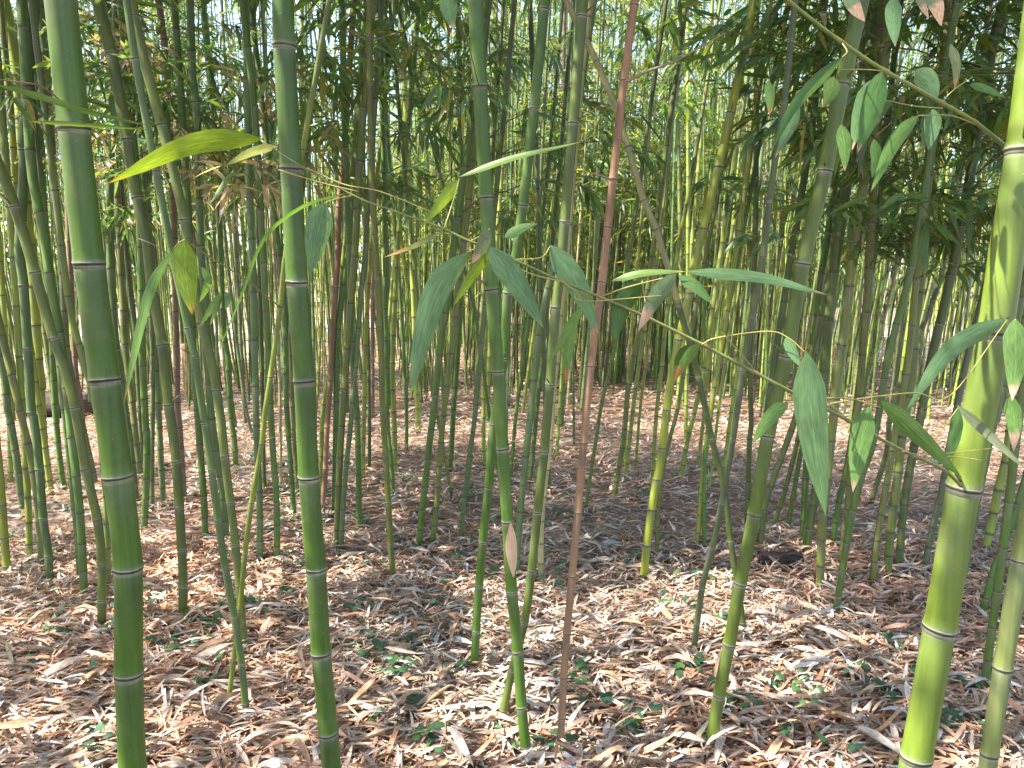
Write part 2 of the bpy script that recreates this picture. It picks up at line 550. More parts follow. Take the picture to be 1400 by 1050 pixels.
def ring_mesh(P, s, nd, r, sides, dead):
    k = np.clip(r / .026, .45, 1.1)
    pale = np.array((.29, .30, .22)) if not dead else np.array((.38, .27, .20))
    dark = np.array((.050, .040, .028)) if not dead else np.array((.12, .065, .04))
    pale = pale * rng.uniform(.65, 1.15); wv = rng.uniform(.75, 1.35)
    q = nd + np.array([-.0105 * wv, -.010 * wv, -.0052, -.0045, -.001 * wv, .0008, .0028, .0032]) * k
    rr = r * np.array([.98, 1.022, 1.03, 1.055, 1.065, 1.085, 1.085, .98])
    cc = np.array([pale * .7, pale * .75, pale, dark, dark, pale * .9, pale * .7, pale * .6])
    a = Acc()
    tube(a, sample(P, s, q), rr, cc, sides, False, (rng.uniform(0, 6.28), r * rng.uniform(.02, .09)))
    return a


class Culm:
    pass


CULMS = []


def build_culm(pts3, w_of_top_base, kind, detail, sides, name=None, nodes=None, crown_h=None, rings=False, extra_top=7.0, crowns=None, two_tone=None):
    """pts3 bottom -> top. Everything is made in coordinates relative to the base."""
    pts3 = np.asarray(pts3, float)
    base = pts3[0].copy()
    loc = Vector(base)
    P, s = make_path(pts3 - base)
    r0, r1 = w_of_top_base
    vis = s[-1]
    # carry the stem on above what the photograph shows
    d = norm(P[-1] - P[-4])
    top = [P[-1]]
    step = .5
    while top[-1][2] < extra_top:
        d = norm(d + np.array([0, 0, .03]) + rng.normal(0, .008, 3))
        top.append(top[-1] + d * step)
    if len(top) > 1:
        P = np.vstack([P, np.array(top[1:])])
        s = np.concatenate([[0], np.linalg.norm(np.diff(P, axis=0), axis=1).cumsum()])

    def r_of(x):
        if x <= vis:
            return r0 + (r1 - r0) * x / vis
        return r1 * max(.12, 1 - (x - vis) / max(s[-1] - vis, .1) * .85)
    au = auto_nodes(s[-1], (r0 + r1) / 2)
    if nodes is not None and len(nodes):
        nodes = np.array(sorted(nodes))
        gap = np.median(np.diff(nodes)) if len(nodes) > 1 else .25
        up = np.arange(nodes[-1] + gap * 1.08, s[-1], gap * 1.1)
        dn, x, g = [], nodes[0], (nodes[1] - nodes[0]) if len(nodes) > 1 else gap
        while x > .05:
            g *= .86; x -= max(g, .03)
            if x > .02:
                dn.append(x)
        au = np.concatenate([dn[::-1], nodes, up])
    c = Culm()
    c.P, c.s, c.nodes, c.r_of, c.base, c.kind, c.vis = P, s, au, r_of, base, kind, vis
    nm = name or ('dead_bamboo_culm' if kind in 'tr' else 'bamboo_culm')
    stalk = culm_mesh(P, s, au, r_of, kind, sides, detail, two_tone, vis)
    root = bpy.data.objects.new(nm, None)
    root.empty_display_size = .1
    COL.objects.link(root)
    root.location = loc
    obj('stalk', stalk.mesh('stalk', M_DEAD if kind in 'tr' else M_CULM), root)
    if rings:
        for nd in au:
            if nd > vis + .1:
                break
            obj('node_ring', ring_mesh(P, s, nd, r_of(nd), sides, kind in 'tr').mesh('node_ring', M_RING), root)
    c.root = root
    if crown_h is not None and kind not in 'tr':
        zs = P[:, 2]
        i = int(np.searchsorted(zs, crown_h)); i = min(i, len(P) - 2)
        a, b = P[i], P[-1]
        ax = Vector(b - a)
        cs = crowns or CROWNS
        o = obj('crown', cs[rng.integers(len(cs))], root, Vector(a))
        o["kind"] = "stuff"
        o.rotation_euler = (ax.to_track_quat('Z', 'Y') @ Matrix.Rotation(rng.uniform(0, 6.28), 4, 'Z').to_quaternion()).to_euler()
        sc = ax.length / CROWN_H
        o.scale = (1.0, 1.0, sc)
    CULMS.append(c)
    return c


def add_sprays(c, h0, h1, n, meshes, lo_s=.8, hi_s=1.25, az=None):
    zs = np.array([sample(c.P, c.s, nd)[2] for nd in c.nodes])
    ok = [nd for nd, z in zip(c.nodes, zs) if h0 <= z <= h1]
    for k in range(n):
        if not ok:
            return
        nd = ok[rng.integers(len(ok))]
        p = sample(c.P, c.s, nd)
        o = obj('leafy_branch', meshes[rng.integers(len(meshes))], c.root, Vector(p))
        o["kind"] = "stuff"
        o.rotation_euler = (0, rng.uniform(-.5, .25), rng.uniform(0, 6.283) if az is None else az + rng.normal(0, .5))
        o.scale = (rng.uniform(lo_s, hi_s),) * 3


# ------------------------------------------------------------------ the setting
def sheet(name, x0, x1, y0, y1, z, m, nx=2, ny=2, bumpy=0.0):
    a = Acc()
    X, Y = np.meshgrid(np.linspace(x0, x1, nx), np.linspace(y0, y1, ny))
    Z = np.full_like(X, z)
    if bumpy:
        Z = Z + bumpy * (np.sin(X * 2.3 + Y * 1.1) * np.cos(Y * 1.9 - X * .7) + .5 * np.sin(X * 5.1) * np.sin(Y * 4.3))
    i = (np.arange(ny - 1)[:, None] * nx + np.arange(nx - 1)[None]).ravel()
    a.add(np.stack([X, Y, Z], -1), np.array((1., 1, 1)), None, None, np.stack([i, i + 1, i + nx + 1, i + nx], -1))
    return obj(name, a.mesh(name, m), kind='structure')


ground = sheet('ground', -400, 400, -60, 700, -.012, M_GROUND)


def clearing(name, polys, z, m):
    a = Acc()
    for P in polys:
        P = np.array(P + P[:1], float)
        E = []
        for p, q in zip(P[:-1], P[1:]):
            k = max(2, int(np.linalg.norm(q - p) / .35))
            for t in np.linspace(0, 1, k, endpoint=False):
                E.append(p + (q - p) * t + rng.normal(0, .16, 2))
        E = np.array(E)
        V = np.vstack([E.mean(0), E])
        n = len(E)
        a.add(np.column_stack([V, np.full(len(V), z)]), np.array((1., 1, 1)), None, [(0, 1 + i, 1 + (i + 1) % n) for i in range(n)])
    return obj(name, a.mesh(name, m), kind='structure')


path = clearing('path', [[(-4.4, 13.8), (-3.8, 19), (-2, 28), (-40, 31), (-40, 15), (-9, 10.9), (-6, 11.6)],
                         [(5.6, 10.2), (8, 9.8), (20, 11), (24, 24), (9, 25), (6.6, 15)]], -.003, M_PATH)

# ------------------------------------------------------------------ culms drawn from the photograph
# label | landmark phrase | width top,bottom (px) | palette | depth (m, 0 = from the base point) | points top -> bottom | node rows
BIG = [
 ("thick bright green culm, tallest on the far left and crossing the whole height", "thick far-left culm", 41, 35, 'g', 1.72,
  [(83,0),(101,175),(122,360),(143,518),(161,650),(175,775),(176,920),(181,1050)], [175,360,518,650,775,920,1052]),
 ("thick smooth green culm with white-ringed nodes, second thick one from the left", "second thick culm", 30, 26, 'g', 1.95,
  [(387,0),(388.5,62),(398,230),(406,385),(416,520),(422,652),(432,777),(439,892),(449,1000),(453,1050)], [62,230,385,520,652,777,892,1000]),
 ("green culm in the middle with a tan papery sheath hanging on it", "sheathed culm", 21, 14, 'g', 2.15,
  [(650,0),(656,118),(665,270),(672,395),(681,507),(687,613),(694,712),(699,800),(708,890),(713,965),(722,1050)], [118,270,395,507,613,712,808,890,965,1020]),
 ("thickest yellow-green culm on the far right with a long leafy side branch", "thickest culm", 46, 39, 'G', 1.35,
  [(1426,0),(1400,205),(1375,350),(1360,455),(1318,665),(1285,857),(1253,1033),(1250,1050)], [205,455,665,857,1033]),
 ("pale grey-green leaning culm in the bottom right corner beside the thickest one", "pale corner culm", 27, 22, 'p', 1.95,
  [(1440,560),(1418,665),(1396,765),(1371,913),(1353,1030),(1350,1050)], [665,765,913,1030]),
 ("yellow-green culm leaning steeply right, alone in the open to the right of centre", "steeply leaning culm", 21, 16, 'G', 2.2,
  [(1178,0),(1152,115),(1128,233),(1098,360),(1075,487),(1050,595),(1031,703),(1012,797),(997,880),(983,950),(968,1050)], [115,233,360,487,595,703,797,880,950,1012]),
 ("reddish brown dead culm standing straight in the middle of the clearing", "reddish brown dead culm", 11.5, 10, 't', 0,
  [(868,0),(853,110),(838,245),(823,385),(808,500),(798,605),(790,700),(781,800),(775,865),(771,925),(768,980),(766,1030)], [110,245,310,385,500,605,700,787,865,925,980]),
 ("green culm passing behind the sheathed culm, foot to the left of it", "culm crossing the sheathed one", 14.5, 11, 'g', 0,
  [(745,0),(730,150),(707,340),(694,400),(689,487),(675,580),(668,665),(660,740),(655,800),(651,862),(648,917)], [12,148,280,400,490,580,665,740,800,862]),
 ("olive culm before the dead one, slanting down to the sheathed culm's foot", "slanting olive culm", 15, 11, 'o', 0,
  [(797,0),(784,165),(772,300),(769,350),(760,420),(752,525),(744,617),(735,700),(727,780),(717,850),(697,930),(685,990)], [22,168,303,420,525,617,700,780,850,915]),
 ("culm bowed to the right with a pale straw upper half and dark lower half", "bowed two-tone culm", 9, 8.5, 'd', 0,
  [(770,-20),(778,10),(815,83),(843,150),(858,200),(880,273),(897,313),(913,365),(928,418),(955,515),(973,600),(990,665),(999,740),(1009,800),(1017,868)], [83,200,273,313,418,515,600,665,740,800]),
 ("bright sunlit yellow-green culm leaning right, behind the dead brown culm", "sunlit leaning culm", 12, 11, 'y', 0,
  [(1030,0),(1023,43),(1000,150),(977,250),(953,347),(939,419),(928,464),(919,510),(912,556),(903,630),(894,676),(885,740),(880,793)], [60,154,228,312,400,464,560,612,655,696,745]),
 ("olive grey slim culm leaning right, foot alone left of the steeply leaning one", "olive grey slim culm", 9, 8.5, 'a', 0,
  [(1087,0),(1072,140),(1055,250),(1043,350),(1015,507),(1010,550),(987,687),(974,749),(960,803),(948,893)], [55,140,275,350,432,507,600,687,749,803,850]),
 ("yellow-green thin culm crossing the others at a slant, foot at the crossing pair", "crossing slant culm", 7.5, 7, 'y', 0,
  [(410,230),(398,300),(390,350),(383,419),(370,515),(360,579),(358,607),(344,687),(335,757),(328,833),(320,900),(312,962)], [300,419,515,607,687,757,833,900]),
 ("blue-green culm leaning down right, longest of the crossing pair beside the second thick culm", "blue-green crossing culm", 10, 9.5, 'b', 0,
  [(173,0),(188,100),(213,233),(235,345),(246,396),(257,448),(266,487),(273,533),(280,579),(289,641),(298,710),(307,770),(320,843),(330,907),(337,978)], [80,233,350,448,487,579,641,710,773,843,907]),
 ("olive culm bent downward right, close behind the crossing pair", "olive bent culm", 14, 10, 'o', 0,
  [(178,0),(200,93),(220,167),(237,233),(252,300),(275,441),(289,492),(296,533),(303,579),(307,623),(315,687),(322,744),(331,850),(334,890)], [22,170,300,441,533,623,687,744,800,850]),
 ("olive green stout culm curving right, foot clear in the litter behind the far-left culm", "stout curving culm", 16, 11.5, 'o', 0,
  [(133,0),(152,73),(170,167),(183,250),(203,340),(208,396),(219,453),(226,510),(231,556),(241,630),(246,710),(250,779),(250,843)], [73,190,270,396,471,553,630,693,750,800]),
 ("olive culm leaning down right, long and smooth, left of the far left thick culm", "long leaning culm", 15, 11, 'o', 0,
  [(-40,150),(0,230),(20,283),(40,345),(57,407),(73,462),(91,510),(103,560),(117,641),(133,710),(139,770),(139,858)], [283,372,462,557,641,710,770,820]),
 ("blue-green culm with a sunlit yellow foot near the left border", "sunlit-footed culm", 15, 10, 'b', 0,
  [(52,-60),(48,0),(43,57),(33,167),(33,233),(26,350),(31,377),(38,476),(43,563),(47,573),(54,641),(59,708),(66,756),(68,797)], [57,205,300,390,476,563,641,708,760]),
 ("sunlit bright yellow-green culm cut by the left border", "bright left-border culm", 11, 10, 'y', 0,
  [(-30,430),(-12,550),(0,653),(5,721),(10,785)], [500,600,690,735]),
 ("reddish brown thin dead culm just left of centre, with a twin green stem behind", "thin reddish dead culm", 8.5, 7, 't', 0,
  [(485,-5),(482,33),(475,133),(470,217),(463,283),(462,333),(461,361),(455,453),(451,533),(447,584),(445,641),(440,705)], [33,100,160,217,283,333,393,453,520,584,641]),
 ("yellow-footed slim culm, foot in a sunny patch between the two middle thick culms", "yellow-footed slim culm", 9, 8, 'o', 0,
  [(505,0),(506,133),(508,233),(513,333),(515,361),(519,441),(522,510),(523,561),(527,619),(531,687),(534,744),(538,792)], [48,115,187,258,320,380,441,500,561,619,687,744]),
]
# thinner culms: w_top, w_bottom, palette, points top -> base
MID = [
 (9,8,'s',[(808,-10),(795,100),(785,220),(772,380),(763,450),(752,600),(741,700),(739,792)]),
 (10,9,'b',[(812,0),(790,150),(770,300),(755,370),(738,450),(723,590),(712,690),(705,790)]),
 (8,7,'d',[(1034,0),(1034,200),(1032,350),(1026,490),(1027,578),(1025,600),(1023,664),(1021,722)]),
 (11,8,'d',[(1127,0),(1121,40),(1112,160),(1093,283),(1081,350),(1071,418),(1055,520),(1043,610),(1032,700),(1027,745)]),
 (9,8.5,'o',[(1190,0),(1165,200),(1140,350),(1120,440),(1090,563),(1071,618),(1047,687),(1040,750)]),
 (7,6.5,'o',[(1190,120),(1150,300),(1120,430),(1094,584),(1081,641),(1071,678),(1057,722)]),
 (7,6.5,'g',[(1200,40),(1150,250),(1130,400),(1110,530),(1097,607),(1087,664),(1077,724)]),
 (10,9,'g',[(1170,0),(1135,300),(1120,400),(1105,600),(1101,664),(1098,742)]),
 (15,12,'d',[(1205,-20),(1175,150),(1150,300),(1140,373),(1131,464),(1126,533),(1120,640),(1110,700),(1101,755)]),
 (14,11,'o',[(1222,0),(1190,200),(1172,300),(1163,373),(1156,441),(1145,510),(1140,567),(1130,660),(1124,721),(1121,806)]),
 (9,8,'g',[(1215,150),(1190,380),(1170,560),(1156,648),(1149,676),(1138,744)]),
 (10,9,'g',[(1310,0),(1290,100),(1265,250),(1247,364),(1229,430),(1213,496),(1206,540),(1193,609),(1179,648),(1165,703),(1156,751),(1142,842)]),
 (13,9,'o',[(1208,-10),(1195,250),(1188,361),(1186,407),(1179,487),(1174,556),(1170,573),(1163,640),(1160,687),(1150,777)]),
 (10,8.5,'o',[(1310,-10),(1275,200),(1258,350),(1251,396),(1245,464),(1235,533),(1226,577),(1217,637),(1206,694),(1198,744),(1192,798)]),
 (13,11,'o',[(1300,-20),(1272,200),(1260,373),(1251,441),(1247,510),(1235,584),(1229,637),(1222,692),(1217,733),(1213,788)]),
 (14,10,'d',[(1375,-10),(1350,100),(1325,250),(1302,368),(1288,430),(1274,487),(1258,573),(1247,625),(1235,699),(1229,779)]),
 (9,8.5,'a',[(1345,400),(1320,500),(1300,600),(1288,669),(1277,715),(1263,778)]),
 (7.5,7,'d',[(1320,200),(1292,350),(1283,391),(1240,500),(1217,570),(1215,603),(1209,630),(1191,686)]),
 (11,9,'b',[(1420,250),(1400,380),(1377,505),(1366,544),(1357,584),(1338,676),(1327,733),(1315,800)]),
 (12,10.5,'y',[(1420,330),(1400,450),(1385,560),(1375,630),(1366,664),(1357,710),(1346,755)]),
 (12,10.5,'g',[(1430,350),(1410,450),(1391,584),(1382,664),(1372,744),(1367,783),(1353,883),(1345,947)]),
 (9,8.5,'g',[(1440,540),(1415,610),(1400,660),(1383,717),(1357,783),(1344,842)]),
 # left
 (11,9,'b',[(-30,270),(-15,400),(5,510),(11,567),(14,575),(23,630),(32,700)]),
 (7,6.5,'y',[(-5,300),(5,420),(12,560),(15,662)]),
 (10,9,'o',[(-20,360),(7,476),(18,521),(30,573),(39,610),(48,662),(54,721),(57,772)]),
 (9,8.5,'y',[(14,300),(21,396),(28,520),(35,630),(39,699),(40,768)]),
 (9,8,'y',[(22,250),(35,420),(48,520),(54,561),(61,607),(70,674)]),
 (8.5,7.5,'g',[(55,200),(66,400),(71,464),(73,510),(79,603),(87,667)]),
 (14,10,'g',[(30,0),(42,217),(50,267),(62,333),(69,384),(79,441),(90,520),(99,607),(107,676),(112,744),(115,816)]),
 (8,7,'b',[(62,300),(76,450),(90,584),(97,653),(104,721),(109,792)]),
 (9,8,'o',[(80,300),(94,414),(103,453),(119,510),(135,578),(143,660),(146,710),(148,804)]),
 (12,8,'a',[(56,-10),(57,10),(63,100),(70,200),(77,300),(85,350),(87,407),(91,476),(110,570),(131,664)]),
 (8,6,'r',[(88,150),(96,361),(100,441),(104,510),(110,544),(116,604)]),
 (15,10,'y',[(5,0),(17,57),(27,133),(32,230),(42,350),(50,450),(57,560),(62,645)]),
 (11,8.5,'b',[(160,-10),(157,90),(153,167),(150,333),(158,464),(170,550),(178,607),(186,682)]),
 (10,8,'o',[(150,60),(158,200),(165,350),(172,480),(180,540),(186,600),(192,650)]),
 (11,9,'g',[(165,0),(178,150),(188,250),(193,350),(194,464),(199,579),(201,596),(200,664),(197,730)]),
 (8,7,'d',[(150,100),(166,260),(177,384),(185,453),(190,533),(195,607),(197,643)]),
 (7,6,'b',[(196,250),(207,441),(209,533),(208,619),(208,695)]),
 (9,8,'b',[(190,100),(203,300),(213,499),(216,550),(219,607),(223,689)]),
 (9,8,'r',[(215,-10),(227,83),(238,300),(239,396),(241,464),(243,556),(246,591),(250,653),(252,683)]),
 (10,9,'g',[(245,100),(258,300),(262,430),(267,520),(269,550),(274,619),(279,687),(281,740)]),
 (11,9.5,'b',[(260,0),(263,100),(270,167),(273,300),(280,420),(285,510),(287,550),(294,607),(303,664),(310,738)]),
 (8.5,7.5,'g',[(276,-10),(290,120),(300,300),(306,453),(312,487),(315,561),(321,607),(322,640)]),
 (5,4.5,'a',[(300,250),(318,420),(335,550),(346,597)]),
 (11,9,'b',[(336,0),(338,83),(340,233),(345,350),(347,430),(349,510),(351,607),(355,687),(355,768)]),
 (10,8.5,'g',[(330,-10),(348,150),(357,300),(362,396),(366,464),(370,561),(374,630),(378,687),(379,769)]),
 (4.5,4,'s',[(372,300),(380,450),(383,550),(384,667)]),
 (7.5,7,'g',[(360,150),(382,350),(390,450),(392,561),(397,630),(402,705)]),
 (6,5.5,'o',[(420,200),(398,420),(401,573),(407,675)]),
 (6,5.5,'d',[(350,200),(357,450),(361,641),(363,671)]),
 (7.5,6.5,'y',[(500,0),(485,200),(469,361),(463,430),(446,533),(441,573),(438,692)]),
 (9,8,'g',[(500,60),(486,230),(475,350),(462,453),(460,533),(459,596),(457,702)]),
 (11,9,'o',[(505,60),(493,200),(485,350),(479,419),(473,499),(467,584),(464,641),(462,699),(461,749)]),
 (7.5,7,'b',[(516,100),(505,250),(499,350),(494,396),(489,464),(479,584),(471,664),(466,753)]),
 (6.5,6,'g',[(520,0),(524,200),(526,350),(528,464),(530,579),(535,630),(538,675)]),
 (7.5,7,'y',[(560,150),(545,320),(537,487),(539,579),(540,648)]),
 (8.5,8,'g',[(470,120),(476,300),(482,487),(488,561),(490,641),(491,728)]),
 (6.5,6,'y',[(530,100),(512,280),(501,441),(498,556),(496,655)]),
 (5.5,5,'d',[(498,250),(503,450),(505,573),(505,643)]),
 (5.5,5,'g',[(535,250),(548,420),(555,550),(556,614)]),
 (7.5,7,'y',[(555,150),(565,400),(571,561),(572,591)]),
 (11,8.5,'g',[(655,80),(640,200),(630,267),(617,361),(613,407),(603,464),(593,561),(587,607),(581,664),(572,749)]),
 (10,7.5,'o',[(650,180),(638,300),(626,396),(619,464),(607,561),(601,630),(597,687),(591,744)]),
 (8,7,'g',[(630,200),(630,400),(624,510),(620,561),(616,643)]),
 (5.5,5,'o',[(555,250),(575,440),(588,520),(599,573),(617,678)]),
 (7,6,'b',[(680,250),(665,400),(656,500),(649,573),(639,641),(630,739)]),
 (5.5,5,'o',[(668,300),(655,480),(646,596),(638,685)]),
 (6.5,6,'y',[(668,330),(664,460),(661,573),(662,632)]),
 (5.5,5,'g',[(735,350),(715,500),(706,561),(701,619),(698,657)]),
 (6.5,6,'g',[(750,400),(740,500),(733,573),(725,657)]),
 (5,4.5,'y',[(775,350),(770,480),(765,561),(761,627)]),
 (6,5,'o',[(875,250),(850,420),(835,500),(823,550),(814,607),(805,664),(801,698)]),
 (8,7,'o',[(905,250),(885,400),(871,464),(859,530),(853,596),(846,641),(840,678)]),
 (6,5.5,'y',[(900,300),(880,450),(868,540),(861,600),(855,655)]),
 (4.5,4,'y',[(905,300),(885,480),(875,561),(869,643)]),
 (4,3.5,'y',[(868,400),(858,520),(855,603),(855,643)]),
 (6,5.5,'y',[(935,300),(912,430),(905,500),(898,561),(894,619),(891,678)]),
 (6,5.5,'o',[(965,350),(940,480),(926,561),(910,623),(900,700),(898,762)]),
 (7.5,6.5,'y',[(1000,250),(975,420),(962,510),(950,561),(939,607),(931,655)]),
 (5.5,5,'y',[(995,350),(972,480),(958,607),(953,639)]),
 (8,7,'y',[(1020,250),(995,420),(975,540),(965,619),(960,653),(957,700),(952,749)]),
 (6,5.5,'g',[(1010,350),(985,480),(968,590),(963,646),(963,751)]),
 (4.5,4,'y',[(1005,400),(985,540),(974,637),(969,671)]),
 (6,5.5,'y',[(1060,250),(1025,420),(1005,530),(994,607),(988,660)]),
 (7.5,7,'b',[(733,200),(738,350),(745,520),(748,620),(750,668)]),
 (5,4.5,'g',[(612,280),(650,430),(668,560),(682,650)]),
]
ORD = ["", "first", "second", "third", "fourth", "fifth", "sixth", "seventh", "eighth", "ninth", "tenth", "eleventh", "twelfth"]
COLW = {'g': 'green', 'o': 'olive', 'b': 'blue-green', 'y': 'sunlit yellow-green', 'd': 'dark olive', 'G': 'yellow-green',
        'p': 'pale green', 't': 'dead brown', 'r': 'dead purple-brown', 's': 'straw-coloured', 'a': 'grey-green'}


def drawn(wt, wb, kind, depth, pts, noderows=None, detail=1, sides=10, rings=False, crown_h=2.6, crowns=None):
    pts = pts[::-1]                                              # bottom -> top
    if depth:
        yb, k = depth, 0.0
    else:
        g = ground_at(*pts[0])
        yb, k = g[1], rng.uniform(-.05, .05)
    p3 = [plane_at(x, y, yb, k) for x, y in pts]
    zc = [project(p)[2] for p in p3]
    r0, r1 = wb * zc[0] / FPX / 2, wt * zc[-1] / FPX / 2
    if depth:                                                    # foot below the frame
        d = norm(p3[0] - p3[2])
        down = []
        p = p3[0]
        while p[2] > 0.02:
            d = norm(d + np.array([0, 0, -.12]))
            p = p + d * min(.2, max(p[2] / -d[2], .02))
            down.append(p)
        p3 = down[::-1] + p3
    else:
        p3 = [p3[0] + np.array([(p3[0] - p3[1])[0] * .02, 0, -.03])] + p3
    p3 = np.array(p3)
    nodes = None
    c2 = None
    if noderows:
        P, s = make_path(p3 - p3[0])
        rows = np.array([project(q + p3[0])[1] for q in P])
        o = np.argsort(rows)
        nodes = [float(np.interp(y, rows[o], s[o])) for y in noderows]
        if kind == 'd':
            c2 = float(np.interp(345, rows[o], s[o]))
    return build_culm(p3, (r0, r1), kind, detail, sides, nodes=nodes, crown_h=crown_h, rings=rings, crowns=crowns, two_tone=c2)


print("culms")
LAND = []
for lab, short, wt, wb, kind, dep, pts, nr in BIG:
    thick = wt > 18
    c = drawn(wt, wb, kind, dep, pts, nr, 2, 28 if thick else 16, True, 3.1 if thick else 2.9, DENSE if thick else MEDIUM)
    c.short, c.fx = short, pts[-1][0]
    tag(c.root, lab, 'bamboo', 'standing bamboo culms')
    LAND.append(c)
FAR_LAND = sorted(LAND, key=lambda c: c.fx)


def landmark_labels(items, phrase, group):
    """items: (foot px x, colour word, culm); names each by its rank from the next landmark culm"""
    rows = {}
    for x, word, c in sorted(items, key=lambda t: t[0]):
        left = [l for l in FAR_LAND if l.fx <= x]
        l = left[-1] if left else FAR_LAND[0]
        rows.setdefault((l.short, bool(left)), []).append((x, word, c))
    for (short, right), row in rows.items():
        for i, (x, word, c) in enumerate(row):
            k = i + 1 if right else len(row) - i
            o = ORD[k] if k < len(ORD) else "%dth" % k
            tag(c.root, f"{phrase[0]} {word} culm, {o} to the {'right' if right else 'left'} {phrase[1]} the {short}", 'bamboo', group)


items = []
MIDC = []
for wt, wb, kind, pts in MID:
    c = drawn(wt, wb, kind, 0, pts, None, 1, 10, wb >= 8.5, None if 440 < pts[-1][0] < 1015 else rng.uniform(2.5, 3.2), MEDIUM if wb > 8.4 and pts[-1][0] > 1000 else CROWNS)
    MIDC.append(c)
    items.append((pts[-1][0], COLW[kind], c))
landmark_labels(items, ("slim", "of"), 'standing bamboo culms')

# individual culms deeper in the grove
items = []


def straight(x, y, r, kind, lean, detail=0, sides=7, h=7.0):
    z = np.linspace(-.03, h, 9)
    bend = rng.normal(0, .012, 2)
    pts = np.stack([x + lean[0] * z + bend[0] * z * z * .3, y + lean[1] * z + bend[1] * z * z * .3, z], 1)
    return pts


n_far = 0
tries = 0
while n_far < 196 and tries < 6000:
    tries += 1
    y = rng.uniform(6.6, 14.5)
    x = rng.uniform(-.74, .74) * y
    px = 700 + FPX * x / y
    lim = 11.5 if px < 560 else (16 if px < 1080 else 10.5)
    if y > lim:
        continue
    if 800 < px < 960 and y < 9 and rng.random() < .6:
        continue
    r = rng.uniform(.010, .022) if rng.random() < .75 else rng.uniform(.022, .03)
    lean = (.02 + x * .012 + rng.normal(0, .045), rng.normal(0, .04))
    kind = rng.choice(list('gggoobbydar'), p=None)
    pts = straight(x, y, r, kind, lean, h=2.2 + .36 * y)
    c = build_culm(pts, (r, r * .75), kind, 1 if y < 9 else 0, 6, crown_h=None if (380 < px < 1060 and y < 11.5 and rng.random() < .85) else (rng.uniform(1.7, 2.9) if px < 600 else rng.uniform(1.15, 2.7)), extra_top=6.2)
    c.far = True
    items.append((px, COLW[kind], c, y))
    n_far += 1
near_far = [(a, b, c) for a, b, c, y in items if y < 8.2]
rest = [(a, b, c) for a, b, c, y in items if y >= 8.2]
landmark_labels(near_far, ("distant", "behind"), 'bamboo culms in the back of the grove')
for px, word, c in rest:
    tag(c.root, f"thin {word} culm in the crowded rearmost rows of the grove", 'bamboo', f'{word} bamboo culms in the rearmost rows')


# the far thicket nobody could count, and unseen culms added around the camera to shade the foreground
def thicket(name, spots, src, h0=1.8, low=.3, bare=(), hh=(6, 7.5)):
    st, fo = Acc(), Acc()
    for x, y, r in bare:
        P, s = make_path(straight(x, y, r, 'g', (.02 + x * .01 + rng.normal(0, .055), rng.normal(0, .04)), h=rng.uniform(3.4, 5.2)))
        st.merge(culm_mesh(P, s, auto_nodes(s[-1], r)[::1 if y < 10 else 2], lambda q: r * (1 - .5 * q / s[-1]), rng.choice(list('ggobyyas')), 5 if y < 13 else 4, 0).data())
    for x, y, r in spots:
        lean = (.02 + x * .01 + rng.normal(0, .04), rng.normal(0, .04))
        pts = straight(x, y, r, 'g', lean, h=rng.uniform(*hh))
        P, s = make_path(pts)
        kind = rng.choice(list('ggobya'))
        m = culm_mesh(P, s, auto_nodes(s[-1], r)[::2], lambda q: r * (1 - .7 * q / s[-1]), kind, 5, 0)
        st.merge(m.data())
        a = sample(P, s, h0 + rng.uniform(-low, .9)); b = P[-1]
        M = Matrix.Translation(Vector(a)) @ Vector(b - a).to_track_quat('Z', 'Y').to_matrix().to_4x4() @ Matrix.Rotation(rng.uniform(0, 6.28), 4, 'Z') @ Matrix.Diagonal((1.1, 1.1, np.linalg.norm(b - a) / CROWN_H, 1))
        fo.merge(src[rng.integers(len(src))], np.array(M))
    root = obj(name, st.mesh(name, M_CULM))
    root["kind"] = "stuff"
    f = obj('foliage', fo.mesh('foliage', M_FAR), root)
    f["kind"] = "stuff"
    return root


spots = []
while len(spots) < 330:
    y = rng.uniform(9.5, 24); x = rng.uniform(-.8, .8) * y; px = 700 + FPX * x / y
    if (px < 560 or px > 1120) and y < 15.5:
        continue
    if (px < 480 or px > 1150) and rng.random() < .7:
        continue
    if abs(px - 820) > 280 and rng.random() < .5:
        continue
    spots.append((x, y, rng.uniform(.011, .02)))
bare = []
while len(bare) < 1450:
    y = rng.uniform(8.3, 19); x = rng.uniform(-.72, .72) * y; px = 700 + FPX * x / y
    if y < 10.5 and 800 < px < 960 or (y > 13 and px < 540 and rng.random() < .4):
        continue
    bare.append((x, y, rng.uniform(.008, .016)))
NE = 170
for k in range(NE):                                              # low leafy growth at the far edge
    y = rng.uniform(15, 25)
    x = rng.uniform(-1.1, 4.5) * y / 12 if k % 2 else rng.uniform(-26, 26)
    spots.append((x, y if k % 2 else rng.uniform(20, 26), .012))
NB = len(spots) - NE
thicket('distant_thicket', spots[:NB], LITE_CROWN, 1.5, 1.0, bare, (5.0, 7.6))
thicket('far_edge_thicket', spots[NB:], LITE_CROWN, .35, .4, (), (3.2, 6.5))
spots = []
while len(spots) < 130:
    x, y = rng.uniform(-9, 5), rng.uniform(-3.5, 6)
    if x > 0 and rng.random() < .6 or (x < -2.5 and y > 4.2 and rng.random() < .6):
        continue
    if abs(x) < .74 * y + 1.0 and y > -.6:
        continue
    if abs(x) < 1.2:
        continue
    spots.append((x, y, rng.uniform(.014, .025)))
thicket('shade_thicket', spots, BROAD_CROWN, 2.2)

